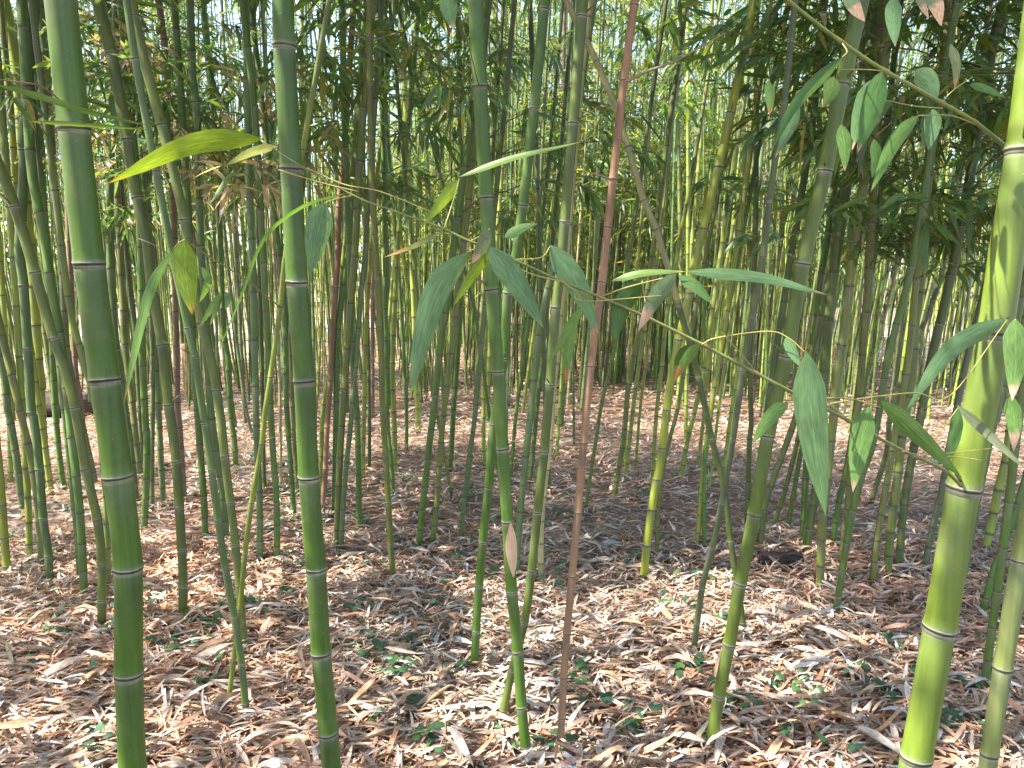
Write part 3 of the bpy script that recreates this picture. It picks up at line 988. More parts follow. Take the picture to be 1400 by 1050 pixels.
# trees beyond the far side, closing the view behind the clearing
def far_trees():
    a = Acc()
    for x in np.arange(-48, 49, 1.7):
        h = rng.uniform(3.5, 9); y = rng.uniform(34.5, 39)
        n = 240
        P = np.stack([rng.normal(x, 1.2, n), rng.normal(y, 1.2, n), rng.uniform(.0, 1, n) ** .8 * h], 1)
        leaves(a, P, rng.normal(0, 1, (n, 3)), rng.normal(0, 1, (n, 3)), rng.uniform(.4, .9, n), rng.uniform(.25, .5, n), np.zeros(n), leaf_cols(n, .05, .02), False)
    o = obj('distant_woods', a.mesh('distant_woods', M_FAR), kind='stuff')


far_trees()

def tufts():
    a = Acc()
    for k in range(330):
        if rng.random() < .6:
            x, y = rng.uniform(-13, -2.5), rng.uniform(10.6, 19)
        else:
            x, y = rng.uniform(5.2, 11), rng.uniform(9.6, 17)
        n = rng.integers(10, 26)
        h = rng.uniform(.12, .5)
        B = np.stack([rng.normal(x, .08, n), rng.normal(y, .08, n), np.zeros(n)], 1)
        Dd = np.stack([rng.normal(0, .4, n), rng.normal(0, .4, n), np.ones(n)], 1)
        c = np.where(rng.random((n, 1)) < .45, TAN[rng.integers(0, 3, n)], GREENS[rng.integers(0, 6, n)] * 1.2)
        leaves(a, B, Dd, rng.normal(0, 1, (n, 3)), rng.uniform(.5, 1, n) * h, rng.uniform(.008, .016, n), np.full(n, .25), c, False)
    obj('grass', a.mesh('grass', M_FAR), kind='stuff')


tufts()

# leafy side branches that hang into view
for c in MIDC:
    px, py, z = project(c.base)
    right = px > 1000
    if right:
        add_sprays(c, 1.45, 3.4, 11 if px > 1090 else 3, SPRAY_HI)
    elif px < 460:
        add_sprays(c, 1.85, 3.4, 3, SPRAY_HI)
        if 190 < px < 380:
            add_sprays(c, 1.75, 2.6, 2, SPRAY_DRY)
    else:
        add_sprays(c, 1.7, 3.4, 5 if px < 660 else 1, SPRAY_HI)

# ------------------------------------------------------------------ the tan sheath on the middle culm
def wrap_sheath(c, y0, y1, colour):
    P3 = c.P + c.base
    rows = np.array([project(q)[1] for q in P3])
    o = np.argsort(rows)
    s0, s1 = [float(np.interp(y, rows[o], c.s[o])) for y in (y0, y1)]
    a = Acc()
    n, m = 9, 9
    V, C = [], []
    for i in range(n):
        f = i / (n - 1)
        p = sample(c.P, c.s, s0 + (s1 - s0) * f); r = c.r_of(s0) * (1.10 + .30 * math.sin(f * 3.14) * .6)
        half = .95 * (math.sin(min(1, f * 1.7 + .08) * 1.57)) * (1 - f ** 3 * .93)
        for j in range(m):
            u = j / (m - 1) * 2 - 1
            ang = -1.15 + u * half
            lift = r * (1 + .10 * abs(u) ** 2)
            V.append(p + np.array([math.cos(ang) * lift, math.sin(ang) * lift, 0]))
            C.append(np.array(colour) * (.8 + .35 * ((j * 7 + 3) % 5) / 5))
    i = (np.arange(n - 1)[:, None] * m + np.arange(m - 1)[None]).ravel()
    a.add(V, np.array(C), None, None, np.stack([i, i + 1, i + m + 1, i + m], -1))
    obj('sheath', a.mesh('sheath', M_DRY), c.root)


wrap_sheath(LAND[2], 712, 786, (.46, .30, .20))

# ------------------------------------------------------------------ long leafy branches close to the camera
LG = {'t': (.110, .205, .092), 'g': (.110, .210, .050), 'd': (.065, .140, .035), 'y': (.150, .230, .025), 'G': (.120, .210, .045), 'k': (.160, .190, .110), 'p': (.125, .190, .095)}


def big_leaf(parent, pl, px, w, c, tipc=None, tipf=.12, z0=1.0, z1=None, roll=.35, fold=.14, start=None):
    """one blade drawn through image points at a depth going from z0 to z1"""
    z1 = z0 if z1 is None else z1
    n = len(px)
    P3 = np.array([depth_at(x, y, z0 + (z1 - z0) * i / (n - 1)) for i, (x, y) in enumerate(px)])
    P = catmull(P3, 8)
    s = np.concatenate([[0], np.linalg.norm(np.diff(P, axis=0), axis=1).cumsum()])
    K = 15
    q = np.linspace(0, s[-1], K)
    P = sample(P, s, q)
    T = norm(np.gradient(P, axis=0))
    view = norm(P - CAMP)
    side = norm(np.cross(T, view))
    nrm = np.cross(side, T)
    sd = side * math.cos(roll) + nrm * math.sin(roll)
    nn = np.cross(sd, T)
    t = q / s[-1]
    prof = np.minimum(1, (t / .22)) ** .6 * np.clip(1 - ((t - .28) / .72).clip(0) ** 1.9, 0, 1)
    prof[0] = .06; prof[-1] = .0
    W = w * (z0 + z1) / 2 / FPX / math.cos(roll) / 2
    us = np.array([-1, -.5, 0, .5, 1.0])
    wav = rng.uniform(-.1, .1, K).cumsum() * .12
    V = P[:, None] + sd[:, None] * (us[None, :, None] * (prof * W)[:, None, None]) + nn[:, None] * ((np.abs(us) * fold)[None, :, None] * (prof * W)[:, None, None] + (us[None] * wav[:, None])[..., None] * W)
    C = np.repeat(np.tile(np.array(LG[c]), (K, 1))[:, None], 5, 1)
    C[:, (0, 4)] *= .95
    if tipc is not None:
        if c == 'y':
            wy = np.clip((t - (1 - tipf * 2.2)) / (tipf * 1.2), 0, 1)[:, None, None]
            C = C * (1 - wy) + np.array((.42, .36, .03)) * wy
        jag = np.clip((t[:, None] + np.array([.02, -.03, .0, .035, -.015])[None] - (1 - tipf)) / .05, 0, 1)[..., None]
        C = C * (1 - jag) + np.array(tipc) * jag
    LV = np.zeros((K, 5, 3)); LV[..., 0] = us[None]; LV[..., 1] = t[:, None] * 4; LV[..., 2] = rng.random() * 50
    a = Acc()
    i = (np.arange(K - 1)[:, None] * 5 + np.arange(4)[None]).ravel()
    a.add(V - np.array(pl), C.reshape(-1, 3), LV, None, np.stack([i, i + 1, i + 6, i + 5], -1))
    obj('leaf', a.mesh('leaf', M_BLADE), parent)


def branch(c, px, zs, r0, r1, col=(.17, .20, .05), name='branch', nodes=6):
    P3 = np.array([depth_at(x, y, z) for (x, y), z in zip(px, zs)])
    P = catmull(P3, 8) - c.base
    n = len(P)
    rad = np.linspace(r0, r1, n)
    k = np.arange(n)
    rad = rad * np.where(k % 8 == 0, 1.3, 1.0)
    C = np.tile(np.array(col), (n, 1)); C[k % 8 == 0] = np.array(col) * .55 + np.array((.12, .08, .03))
    a = Acc()
    tube(a, P, rad, C, 8, True)
    return obj(name, a.mesh(name, M_CULM), c.root)


def twig(b, c, px, zs, r=.0009, col=(.30, .27, .07)):
    zs = np.interp(np.linspace(0, 1, len(px)), [0, 1], zs)
    P3 = np.array([depth_at(x, y, z) for (x, y), z in zip(px, zs)])
    a = Acc()
    P = catmull(P3, 6) - c.base
    tube(a, P, np.linspace(r * 1.2, r * .7, len(P)), np.array(col), 5, True)
    obj('twig', a.mesh('twig', M_CULM), b)


PINK, BRN, RUST = (.46, .30, .24), (.34, .22, .12), (.30, .13, .04)
D = LAND[3]
zD = lambda x: float(np.interp(x, [380, 700, 1090, 1230, 1312], [1.0, .98, 1.02, 1.15, 1.34]))
px1 = [(1314,664),(1288,641),(1233,616),(1160,575),(1090,540),(1030,508),(960,471),(887,435),(823,407),(769,385),(703,355),(643,330),(600,310),(537,288),(483,267),(400,220),(357,192)]
b1 = branch(D, px1, [zD(p[0]) for p in px1], .0030, .0008, (.15, .17, .045))
for L in [
 ([(1103,482),(1112,590),(1129,706)], 43, 't', None, .1, .97, .99, .15),
 ([(1076,460),(1084,482),(1096,503)], 15, 't', None, .1, 1.0, .98, .5),
 ([(1078,552),(1053,571),(1029,606)], 20, 'g', None, .1, 1.02, .96, .4),
 ([(1188,556),(1176,610),(1166,673)], 29, 'g', PINK, .12, 1.06, 1.04, .3),
 ([(1205,548),(1258,596),(1316,654)], 24, 'g', BRN, .04, 1.08, 1.12, .3),
 ([(1377,437),(1300,478),(1240,560)], 25, 't', None, .1, 1.15, 1.10, .3),
 ([(1388,436),(1389,490),(1384,548)], 30, 'g', PINK, .2, 1.14, 1.12, .2),
 ([(1381,540),(1387,575),(1386,618)], 20, 'g', PINK, .35, 1.16, 1.15, .3),
 ([(1309,554),(1354,596),(1404,643)], 13, 'k', None, .1, 1.18, 1.12, .5),
 ([(1311,560),(1305,600),(1291,642)], 16, 'd', None, .1, 1.32, 1.30, .3),
 ([(836,384),(880,373),(938,371)], 10, 'G', PINK, .1, 1.0, .98, .5),
 ([(940,371),(1040,379),(1131,403)], 16, 't', PINK, .08, 1.0, 1.0, .5),
 ([(879,383),(853,415),(839,469)], 27, 'd', None, .1, 1.0, 1.0, .3),
 ([(924,376),(898,405),(872,454)], 23, 'p', PINK, .38, .98, .97, .3),
 ([(928,377),(952,392),(976,417)], 16, 'd', BRN, .1, .99, .97, .4),
 ([(957,469),(940,490),(921,522)], 15, 'G', RUST, .35, 1.0, 1.0, .4),
 ([(946,472),(930,486),(922,503)], 12, 'd', None, .1, 1.01, 1.02, .4),
 ([(752,335),(790,390),(818,456)], 33, 't', BRN, .06, 1.0, 1.0, .3),
 ([(795,420),(775,456),(749,497)], 14, 'G', None, .1, .99, .96, .4),
 ([(786,432),(778,470),(773,523)], 17, 'g', RUST, .22, 1.0, 1.0, .4),
 ([(668,337),(702,380),(743,448)], 33, 't', BRN, .04, .98, .96, .25),
 ([(640,345),(594,405),(560,543)], 36, 't', None, .1, .98, .95, .15),
 ([(668,345),(645,378),(620,418)], 15, 'y', None, .1, .99, .98, .4),
 ([(669,312),(660,335),(644,362)], 18, 'k', PINK, .3, .98, .97, .4),
 ([(628,246),(605,275),(579,308)], 17, 'y', None, .1, 1.0, .97, .4),
 ([(628,242),(700,216),(795,194)], 8, 'G', None, .1, 1.0, .98, .6),
 ([(602,318),(570,335),(525,352)], 8, 'k', PINK, .4, 1.0, .98, .5),
 ([(444,277),(436,310),(424,376)], 35, 't', None, .1, .98, .97, .2),
 ([(480,263),(417,281),(362,325),(330,405),(290,500)], 5, 'd', None, .1, 1.0, .9, .6),
 ([(357,190),(262,198),(147,251)], 29, 'y', RUST, .04, .98, .9, .3),
 ([(380,200),(345,208),(305,228)], 12, 'k', None, .1, 1.0, .98, .5),
 ([(330,193),(245,206),(190,240)], 14, 'G', BRN, .15, 1.01, 1.0, .5),
 ([(690,325),(712,312),(735,306)], 14, 'd', None, .1, 1.0, 1.0, .4),
]:
    px, w, c, tc, tf, z0, z1, roll = L
    big_leaf(b1, D.base, px, w, c, tc, tf, z0, z1, roll)
for px, zz in [
 ([(960,471),(980,462),(1049,453),(1078,462),(1101,482)], (1.0, .97)),
 ([(985,453),(1010,480),(1033,508)], (1.0, 1.02)),
 ([(1090,540),(1126,544),(1163,545),(1204,557)], (1.02, 1.08)),
 ([(1126,546),(1150,565),(1172,585)], (1.02, 1.08)),
 ([(1128,553),(1183,544),(1251,537),(1300,540),(1377,437)], (1.03, 1.15)),
 ([(1233,617),(1265,616),(1311,556)], (1.15, 1.25)),
 ([(1260,628),(1293,620),(1357,613)], (1.2, 1.2)),
 ([(1260,628),(1300,624),(1343,629)], (1.2, 1.2)),
 ([(1380,540),(1386,500),(1388,436)], (1.16, 1.14)),
 ([(887,435),(880,400),(878,384)], (1.0, 1.0)),
 ([(823,405),(860,392),(924,376)], (1.0, .98)),
 ([(769,385),(720,372),(668,340)], (.98, .98)),
 ([(703,355),(740,352),(752,337)], (.98, 1.0)),
 ([(643,330),(655,335),(640,345)], (.98, .98)),
 ([(643,330),(665,318),(669,312)], (.98, .98)),
 ([(607,313),(618,280),(628,244)], (.98, 1.0)),
 ([(483,267),(460,272),(444,277)], (1.0, .98)),
 ([(769,385),(790,402),(795,420)], (.98, .99)),
 ([(420,230),(470,252),(520,262),(590,290)], (1.0, .96)),
 ([(380,232),(440,250),(490,262)], (1.0, .98)),
 ([(823,405),(790,402),(800,412),(905,404)], (1.0, .97)),
]:
    twig(b1, D, px, zz)

px2 = [(1379,204),(1333,167),(1287,140),(1210,97),(1150,57),(1077,0),(1040,-40)]
b2 = branch(D, px2, [1.37,1.32,1.28,1.22,1.18,1.12,1.1], .0037, .0022, (.17, .21, .045))
for L in [
 ([(1206,98),(1192,150),(1172,210)], 30, 'd', PINK, .1, 1.2, 1.18, .3),
 ([(1190,110),(1175,160),(1165,205)], 22, 't', PINK, .12, 1.22, 1.2, .3),
 ([(1256,158),(1223,195),(1190,264)], 20, 'g', None, .1, 1.22, 1.18, .3),
 ([(1276,149),(1275,175),(1269,206)], 21, 't', None, .1, 1.26, 1.26, .2),
 ([(1253,95),(1270,112),(1281,138)], 26, 't', None, .1, 1.28, 1.27, .2),
 ([(1152,78),(1090,140),(1053,208)], 17, 'd', RUST, .06, 1.15, 1.1, .4),
 ([(1092,140),(1082,170),(1060,215)], 16, 't', PINK, .1, 1.16, 1.15, .4),
 ([(1140,105),(1136,125),(1127,146)], 22, 'G', RUST, .12, 1.17, 1.17, .3),
 ([(1222,-5),(1222,25),(1224,64)], 21, 't', PINK, .05, 1.2, 1.2, .3),
 ([(1160,-15),(1168,8),(1183,30)], 19, 'p', PINK, .55, 1.15, 1.15, .3),
 ([(1266,-20),(1280,5),(1287,36)], 20, 'k', PINK, .55, 1.2, 1.2, .3),
 ([(1254,-10),(1262,8),(1270,26)], 10, 'k', PINK, .55, 1.2, 1.2, .3),
 ([(1050,110),(1053,130),(1052,158)], 13, 'g', RUST, .25, 1.15, 1.15, .3),
 ([(1325,115),(1350,122),(1376,134)], 10, 'd', None, .1, 1.3, 1.3, .5),
 ([(1300,60),(1308,90),(1305,125)], 12, 'k', BRN, .3, 1.3, 1.3, .5),
 ([(1150,170),(1155,200),(1155,235)], 18, 'g', PINK, .12, 1.2, 1.2, .3),
 ([(1195,190),(1198,215),(1192,245)], 14, 'd', None, .1, 1.25, 1.25, .3),
]:
    px, w, c, tc, tf, z0, z1, roll = L
    big_leaf(b2, D.base, px, w, c, tc, tf, z0, z1, roll)
for px, zz in [([(1289,148),(1250,145),(1206,136)], (1.28, 1.2)), ([(1333,170),(1300,158),(1256,158)], (1.32, 1.22)),
               ([(1210,97),(1180,95),(1145,95)], (1.22, 1.17)), ([(1287,140),(1305,122),(1330,105)], (1.28, 1.3)),
               ([(1150,57),(1158,70),(1152,78)], (1.18, 1.15))]:
    twig(b2, D, px, zz)

X = LAND[12]                                                     # the slanting culm that crosses the others
zx = project(plane_at(383, 419, X.base[1]))[2]
px3 = [(382,419),(340,385),(285,350),(252,328)]
b3 = branch(X, px3, [zx, zx * .8, zx * .62, zx * .55], .0022, .001, (.26, .24, .08))
zb = zx * .55
for L in [
 ([(252,328),(254,375),(263,431)], 33, 'y', RUST, .08, zb, zb * .97, .2),
 ([(236,342),(203,405),(169,553)], 13, 't', BRN, .1, zb, zb * .95, .45),
 ([(302,400),(290,420),(272,448)], 9, 't', None, .1, zb * 1.25, zb * 1.25, .3),
 ([(303,402),(296,420),(287,446)], 7, 'p', None, .1, zb * 1.25, zb * 1.25, .3),
 ([(308,399),(312,408),(308,424)], 9, 't', None, .1, zb * 1.25, zb * 1.25, .3),
 ([(276,365),(285,385),(272,415)], 11, 'g', None, .1, zb * 1.1, zb * 1.1, .3),
]:
    px, w, c, tc, tf, z0, z1, roll = L
    big_leaf(b3, X.base, px, w, c, tc, tf, z0, z1, roll)
twig(b3, X, [(285,350),(298,380),(303,401)], (zx * .62, zb * 1.25))
twig(b3, X, [(252,328),(244,332),(236,342)], (zb, zb))

A = LAND[0]
za = project(plane_at(101, 175, A.base[1]))[2]
b4 = branch(A, [(96,150),(60,120),(20,112),(-40,104)], [za, za * .8, za * .66, za * .6], .0016, .0008, (.24, .13, .07))
big_leaf(b4, A.base, [(-5,116),(60,134),(120,153),(214,174)], 9, 'G', None, .1, za * .62, za * .58, -.5)
big_leaf(b4, A.base, [(40,166),(120,171),(214,178)], 6, 'G', None, .1, za * .66, za * .6, -.5)
Cc = LAND[2]
zc = project(plane_at(656, 118, Cc.base[1]))[2]
b5 = branch(Cc, [(655,118),(640,60),(620,-10)], [zc, zc * .85, zc * .7], .0018, .001)
big_leaf(b5, Cc.base, [(612,-15),(614,10),(619,40)], 25, 't', PINK, .15, zc * .72, zc * .72, .2)

G_ = LAND[6]
zg = project(plane_at(853, 110, G_.base[1]))[2]
b6 = branch(G_, [(856,112),(887,97),(917,86),(946,71),(992,45)], [zg, zg * .99, zg * .98, zg * .98, zg * .97], .0042, .0020, (.27, .19, .13))
twig(b6, G_, [(917,86),(940,60),(962,30)], (zg * .98, zg * .95), .0014, (.25, .18, .12))
b7 = branch(G_, [(836,246),(822,240),(806,236)], [zg * 1.01, zg, zg], .0035, .0022, (.27, .19, .13))
# old branch stubs and buds at the upper nodes
for c in LAND[2:]:
    for nd in c.nodes:
        p = sample(c.P, c.s, nd)
        if nd > c.vis or p[2] < .9 or rng.random() < .45:
            continue
        a = Acc()
        an = rng.uniform(2.6, 6.8)
        d = np.array([math.cos(an), math.sin(an), .65])
        q = p + d * c.r_of(nd) * .9
        l = rng.uniform(.015, .09)
        tube(a, np.array([q, q + d * l * .5, q + d * l + np.array([0, 0, -.1 * l])]), np.array([.0032, .0024, .0014]) * np.clip(c.r_of(nd) / .02, .5, 1.2), np.array((.17, .15, .07)), 6, True)
        obj('branch_stub', a.mesh('branch_stub', M_CULM), c.root)

# ------------------------------------------------------------------ leaf litter
DRY = np.array([(.47, .46, .45), (.40, .40, .40), (.52, .43, .38), (.36, .20, .12), (.44, .29, .22),
                (.46, .37, .29), (.52, .44, .36), (.40, .28, .19), (.38, .25, .18), (.50, .40, .33), (.44, .33, .25), (.34, .22, .15),
                (.40, .37, .33), (.55, .50, .44), (.46, .30, .18), (.33, .30, .22), (.27, .17, .12)])


def litter_batch(n, ylo, yhi, hi):
    u = rng.random(n)
    y = np.sqrt(ylo ** 2 + (yhi ** 2 - ylo ** 2) * u)
    x = rng.uniform(-.74, .74, n) * y
    return x, y


litter = Acc()
BIGS = []
for n, ylo, yhi, hi, zmax in [(19000, 1.7, 3.1, True, .038), (18000, 3.1, 4.2, False, .036), (24000, 4.2, 7.5, False, .034), (16000, 7.5, 13.5, False, .035), (4500, 13.5, 18, False, .03)]:
    x, y = litter_batch(n, ylo, yhi, hi)
    th = rng.uniform(0, 6.283, n)
    th = np.where(rng.random(n) < .35, rng.normal(.25, .5, n) + (rng.random(n) < .5) * 3.14, th)
    D_ = np.stack([np.cos(th), np.sin(th), rng.normal(.0, .20, n)], 1)
    Nn = norm(np.stack([rng.normal(0, .36, n), rng.normal(0, .36, n), np.ones(n)], 1))
    big = rng.random(n) < .10
    Ln = np.where(big, rng.uniform(.11, .175, n), rng.uniform(.045, .125, n)) * np.where(rng.random(n) < .3, .6, 1)
    Wd = np.where(big, Ln * rng.uniform(.09, .20, n), Ln * rng.uniform(.06, .16, n))
    z = rng.uniform(0, zmax, n) + np.abs(D_[:, 2]) * Ln * .35
    if ylo > 7:
        Ln *= 1.5; Wd *= 1.9
    B = np.stack([x, y, z], 1) - D_ * (Ln / 2)[:, None]
    c = DRY[rng.integers(0, len(DRY), n)] * rng.uniform(.66, 1.12, (n, 1)) * np.array((1.20, 1.10, 1.08))
    # rustier drifts and paler drifts across the floor
    f = np.sin(x * 1.7 + 1.3) * np.sin(y * 1.3 + .4) + .5 * np.sin(x * 3.9 + y * 2.1)
    c *= (1 + .12 * f[:, None] * np.array((1.0, .4, 0.1)))
    mask = np.ones(n, bool)
    if ylo < 2:
        cand = np.argsort(-(Ln * (z > zmax * .5) / y * (y > 2.05) * (np.abs(x) < .68 * y)))[:300]
        mask[cand] = False
        BIGS = [(B[i], D_[i], Nn[i], Ln[i], Wd[i], c[i]) for i in cand]
    leaves(litter, B[mask], D_[mask], Nn[mask], Ln[mask], Wd[mask], rng.uniform(-.05, .05, mask.sum()), c[mask], hi,
           fold=.28, curl=rng.normal(0, .10, mask.sum()))
# leaves caught against the feet of the culms
for c in LAND + MIDC:
    if not 2.2 < c.base[1] < 7.5:
        continue
    n = 16
    an = rng.uniform(0, 6.283, n); r0 = c.r_of(0.0)
    off = np.stack([np.cos(an), np.sin(an), np.zeros(n)], 1)
    B = np.array([c.base[0], c.base[1], .012]) + off * (r0 + rng.uniform(.05, .13, n))[:, None]
    Dd = -off * .8 + rng.normal(0, .5, (n, 3)) * np.array((1, 1, 0)) + np.array((0, 0, 1)) * rng.uniform(.1, .6, n)[:, None]
    Ln = rng.uniform(.05, .11, n)
    leaves(litter, B, Dd, off * .5 + np.array((0, 0, 1.)), Ln, Ln * rng.uniform(.1, .2, n), rng.uniform(0, .3, n),
           DRY[rng.integers(0, len(DRY), n)] * rng.uniform(.7, 1.15, (n, 1)), True, fold=.28, curl=rng.normal(0, .1, n))
lo_ = obj('leaf_litter', litter.mesh('leaf_litter', M_DRY), ground)
lo_["kind"] = "stuff"
LEAFM = []
for k in range(12):
    a = Acc()
    leaves(a, np.zeros((1, 3)), np.array([[1., 0, 0]]), np.array([[0, 0, 1.]]), np.array([1.0]), np.array([rng.uniform(.10, .19)]), np.zeros(1),
           np.ones((1, 3)), True, fold=rng.uniform(-.3, .45), curl=rng.normal(0, .10, 1))
    LEAFM.append(a.mesh('fallen_leaf', M_DRY))
for i, (b, d, nn, l, w, c) in enumerate(BIGS):
    o = obj('fallen_leaf', LEAFM[i % 12], ground)
    d = norm(d); sd = norm(np.cross(d, nn)); nn = np.cross(sd, d)
    M = Matrix(np.vstack([np.column_stack([d * l, -sd * l, nn * l, b + np.array([0, 0, .006])]), [0, 0, 0, 1]]).tolist())
    o.matrix_basis = M
    o.color = (*c, 1)

# bits of straw and twigs in the litter
st = Acc()
for k in range(1500):
    x, y = litter_batch(1, 1.9, 6.5, True)
    th = rng.uniform(0, 6.28); l = rng.uniform(.05, .22)
    p = np.array([x[0], y[0], rng.uniform(.012, .04)]); d = np.array([math.cos(th), math.sin(th), rng.normal(0, .08)]) * l / 2
    tube(st, np.array([p - d, p + np.array([0, 0, rng.uniform(-.004, .006)]), p + d]), rng.uniform(.0008, .002), DRY[rng.integers(len(DRY))] * .8, 4)
o = obj('twig_litter', st.mesh('twig_litter', M_DRY), ground)
o["kind"] = "stuff"

# ------------------------------------------------------------------ ivy
IV = [(0, -.05), (.28, -.32), (.62, -.42), (.50, -.10), (1.0, 0), (.50, .10), (.62, .42), (.28, .32), (0, .05)]
IV = [(-.02, 0), (.0, .30), (.30, .50), (.42, .26), (.78, .30), (1.05, 0), (.78, -.30), (.42, -.26), (.30, -.50), (.0, -.30)]


def ivy_leaf(acc, p, d, n, size, c):
    d = norm(d); sd = norm(np.cross(n, d)); nn = np.cross(d, sd)
    V = [p + (d * .4) * size * 1.0 + nn * size * .06]
    for a, b in IV:
        V.append(p + d * a * size + sd * b * size - nn * size * .10 * (abs(b) * 2) ** 1.5)
    k = len(IV)
    C = [np.array(c) * 1.15] + [np.array(c) * (.9 + .15 * (i % 2)) for i in range(k)]
    acc.add(V, np.array(C), None, [(0, 1 + i, 1 + (i + 1) % k) for i in range(k)])


IVC = [(.036, .085, .034), (.048, .110, .038), (.032, .075, .036), (.060, .125, .046), (.040, .095, .050)]
ivy_px = [(1075,950,6),(1104,950,6),(1097,972,5),(1060,1016,7),(1140,1040,8),(1165,925,4),(1185,937,5),(1217,962,4),(1225,888,6),(1290,995,8),(1322,1006,7),(1160,915,4),(1210,1045,5),(1330,942,6),
 (787,938,5),(755,1027,6),(810,977,5),(842,1002,6),(878,982,4),(926,925,7),(945,920,6),(967,938,4),(905,832,5),(930,834,5),(758,805,6),(1018,970,7),(1000,982,4),(511,912,7),(542,922,6),(552,892,4),(546,934,5),
 (550,977,6),(506,992,6),(480,962,4),(572,1010,6),(600,1036,7),(622,925,4),(385,816,7),(402,850,4),(640,880,4),(602,832,5),(545,742,6),(222,880,9),(272,852,9),(288,862,7),(196,852,5),(151,872,5),(246,892,8),
 (90,846,6),(85,872,6),(56,905,5),(125,937,5),(150,1030,7),(130,1014,5),(70,752,8),(292,922,5),(270,947,5),(60,816,4),(345,842,6),(420,775,6),(488,716,7),(640,772,8),(665,790,6),(620,800,5),(585,830,4),
 (1240,960,5),(1270,930,5),(1340,880,5),(1130,872,4),(870,770,5),(990,860,4),(1015,880,4),(700,1015,5)]
n_single = 0
ivy_items = []
for px, py, n in ivy_px:
    g = ground_at(px, py)
    root = bpy.data.objects.new('ivy_sprig', None)
    COL.objects.link(root); root.location = Vector((g[0], g[1], .0)); root.empty_display_size = .03
    ac = Acc()
    stem = []
    bright = (px, py) == (70, 752)
    for k in range(n):
        ang = rng.uniform(0, 6.28); rad = rng.uniform(.005, .012 * n ** .5 + .02)
        p = np.array([math.cos(ang) * rad, math.sin(ang) * rad, rng.uniform(.025, .055)])
        size = rng.uniform(.028, .046)
        c = IVC[rng.integers(5)] if not bright else (.13, .22, .05)
        a = Acc()
        ivy_leaf(a, np.zeros(3), np.array([math.cos(ang), math.sin(ang), rng.normal(-.1, .25)]), np.array([rng.normal(0, .3), rng.normal(-.25, .3), 1]), size, c)
        if n_single < 300:
            obj('ivy_leaf', a.mesh('ivy_leaf', M_IVY), root, Vector(p)); n_single += 1
        else:
            ac.merge(a.data(), rotM(0, 0, 1, tuple(p)))
        tube(ac, np.array([[0, 0, 0], p * np.array([.5, .5, .7]), p]), .0009, np.array((.09, .06, .04)), 3)
    o = obj('stem', ac.mesh('stem', M_IVY), root)
    left = min(FAR_LAND, key=lambda l: (abs(l.fx - px) + abs(project(l.base)[1] - py) * .25))
    ivy_items.append((left, px, py, n, root, bright))
seen = {}
for l, px, py, n, root, bright in sorted(ivy_items, key=lambda t: t[1]):
    sd = 'right' if px > l.fx else 'left'
    row = 'close in front' if py > 930 else ('further back' if py < 830 else 'level')
    key = (l.short, sd, row)
    seen[key] = seen.get(key, 0) + 1
    k = seen[key]
    size = 'bright green leafy seedling' if bright else ('small ivy sprig' if n < 6 else 'dark green ivy clump')
    tag(root, f"{size} {row}, {ORD[k]} {sd} of the {l.short}", 'ivy', 'ivy sprigs in the leaf litter')

iv = Acc()
for k in range(460):
    x, y = litter_batch(1, 2.6, 11, True)
    if rng.random() < .6 and not (-2.8 < x[0] / y[0] * 5 < .6):
        continue
    m = rng.integers(2, 12)
    for j in range(m):
        p = np.array([x[0] + rng.normal(0, .06), y[0] + rng.normal(0, .06), rng.uniform(.03, .06)])
        ang = rng.uniform(0, 6.28)
        ivy_leaf(iv, p, np.array([math.cos(ang), math.sin(ang), rng.normal(-.1, .25)]), np.array([rng.normal(0, .3), rng.normal(-.25, .3), 1]), rng.uniform(.025, .045), IVC[rng.integers(5)])
obj('ivy_ground_cover', iv.mesh('ivy_ground_cover', M_IVY), kind='stuff')


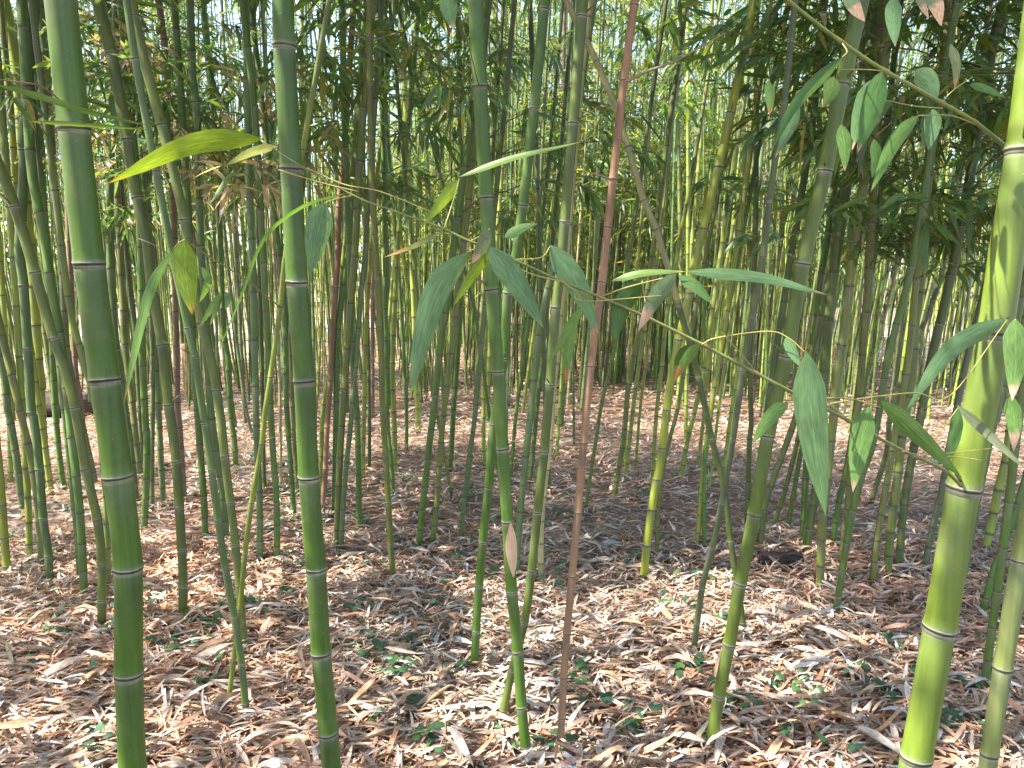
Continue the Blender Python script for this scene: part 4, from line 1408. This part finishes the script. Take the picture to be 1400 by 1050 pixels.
# ------------------------------------------------------------------ rotten logs and tan posts
def log(px, py, length, r, label, rz, mat_):
    g = ground_at(px, py)
    a = Acc()
    n, sides = 12, 14
    xs = np.linspace(-length / 2, length / 2, n)
    V = []
    for i, x in enumerate(xs):
        for j in range(sides):
            t = j / sides * 6.283
            rr = r * (1 + .12 * math.sin(3 * t + i) + rng.normal(0, .05)) * (.75 if i in (0, n - 1) else 1)
            V.append((x, math.cos(t) * rr, math.sin(t) * rr * .85 + r * .6))
    Q = [(i * sides + j, i * sides + (j + 1) % sides, (i + 1) * sides + (j + 1) % sides, (i + 1) * sides + j) for i in range(n - 1) for j in range(sides)]
    T = [(0, k + 1, k) for k in range(1, sides - 1)] + [((n - 1) * sides, (n - 1) * sides + k, (n - 1) * sides + k + 1) for k in range(1, sides - 1)]
    a.add(V, np.array((1., 1, 1)), None, T, Q)
    o = obj('fallen_log', a.mesh('fallen_log', mat_), None, Vector(g))
    o.rotation_euler = (0, 0, rz)
    tag(o, label, 'log')


log(98, 566, .95, .16, "dark fallen log lying behind the culms on the far left", .1, M_BARK)
log(1064, 772, .24, .045, "short rotten dark log piece lying in the litter by the steeply leaning culm", .15, M_BARK)


def post(px, py, top, w, label):
    g = ground_at(px, py)
    d = g[1]
    tp = plane_at(px, top, d)
    hw = w * d / FPX / 2
    a = Acc()
    z = np.array([-.03, tp[2] * .3, tp[2] * .7, tp[2] - .015, tp[2]])
    rr = np.array([1, 1.01, 1, .98, .85]) * hw
    V = []
    for zz, r in zip(z, rr):
        for sx, sy in ((-1, -.8), (-.8, -1), (.8, -1), (1, -.8), (1, .8), (.8, 1), (-.8, 1), (-1, .8)):
            V.append((sx * r, sy * r, zz))
    Q = [(i * 8 + j, i * 8 + (j + 1) % 8, i * 8 + 8 + (j + 1) % 8, i * 8 + 8 + j) for i in range(4) for j in range(8)]
    a.add(V, np.array((1., 1, 1)), None, [(32, 32 + k, 33 + k) for k in range(1, 7)], Q)
    o = obj('wooden_post', a.mesh('wooden_post', M_POST, False), None, Vector((g[0], g[1], 0)))
    tag(o, label, 'post')


post(219, 545, 478, 8, "tan wooden post deep behind the culms, left one of two")
post(257, 545, 470, 8, "tan wooden post deep behind the culms, right one of two")
print("done", len(bpy.data.objects))
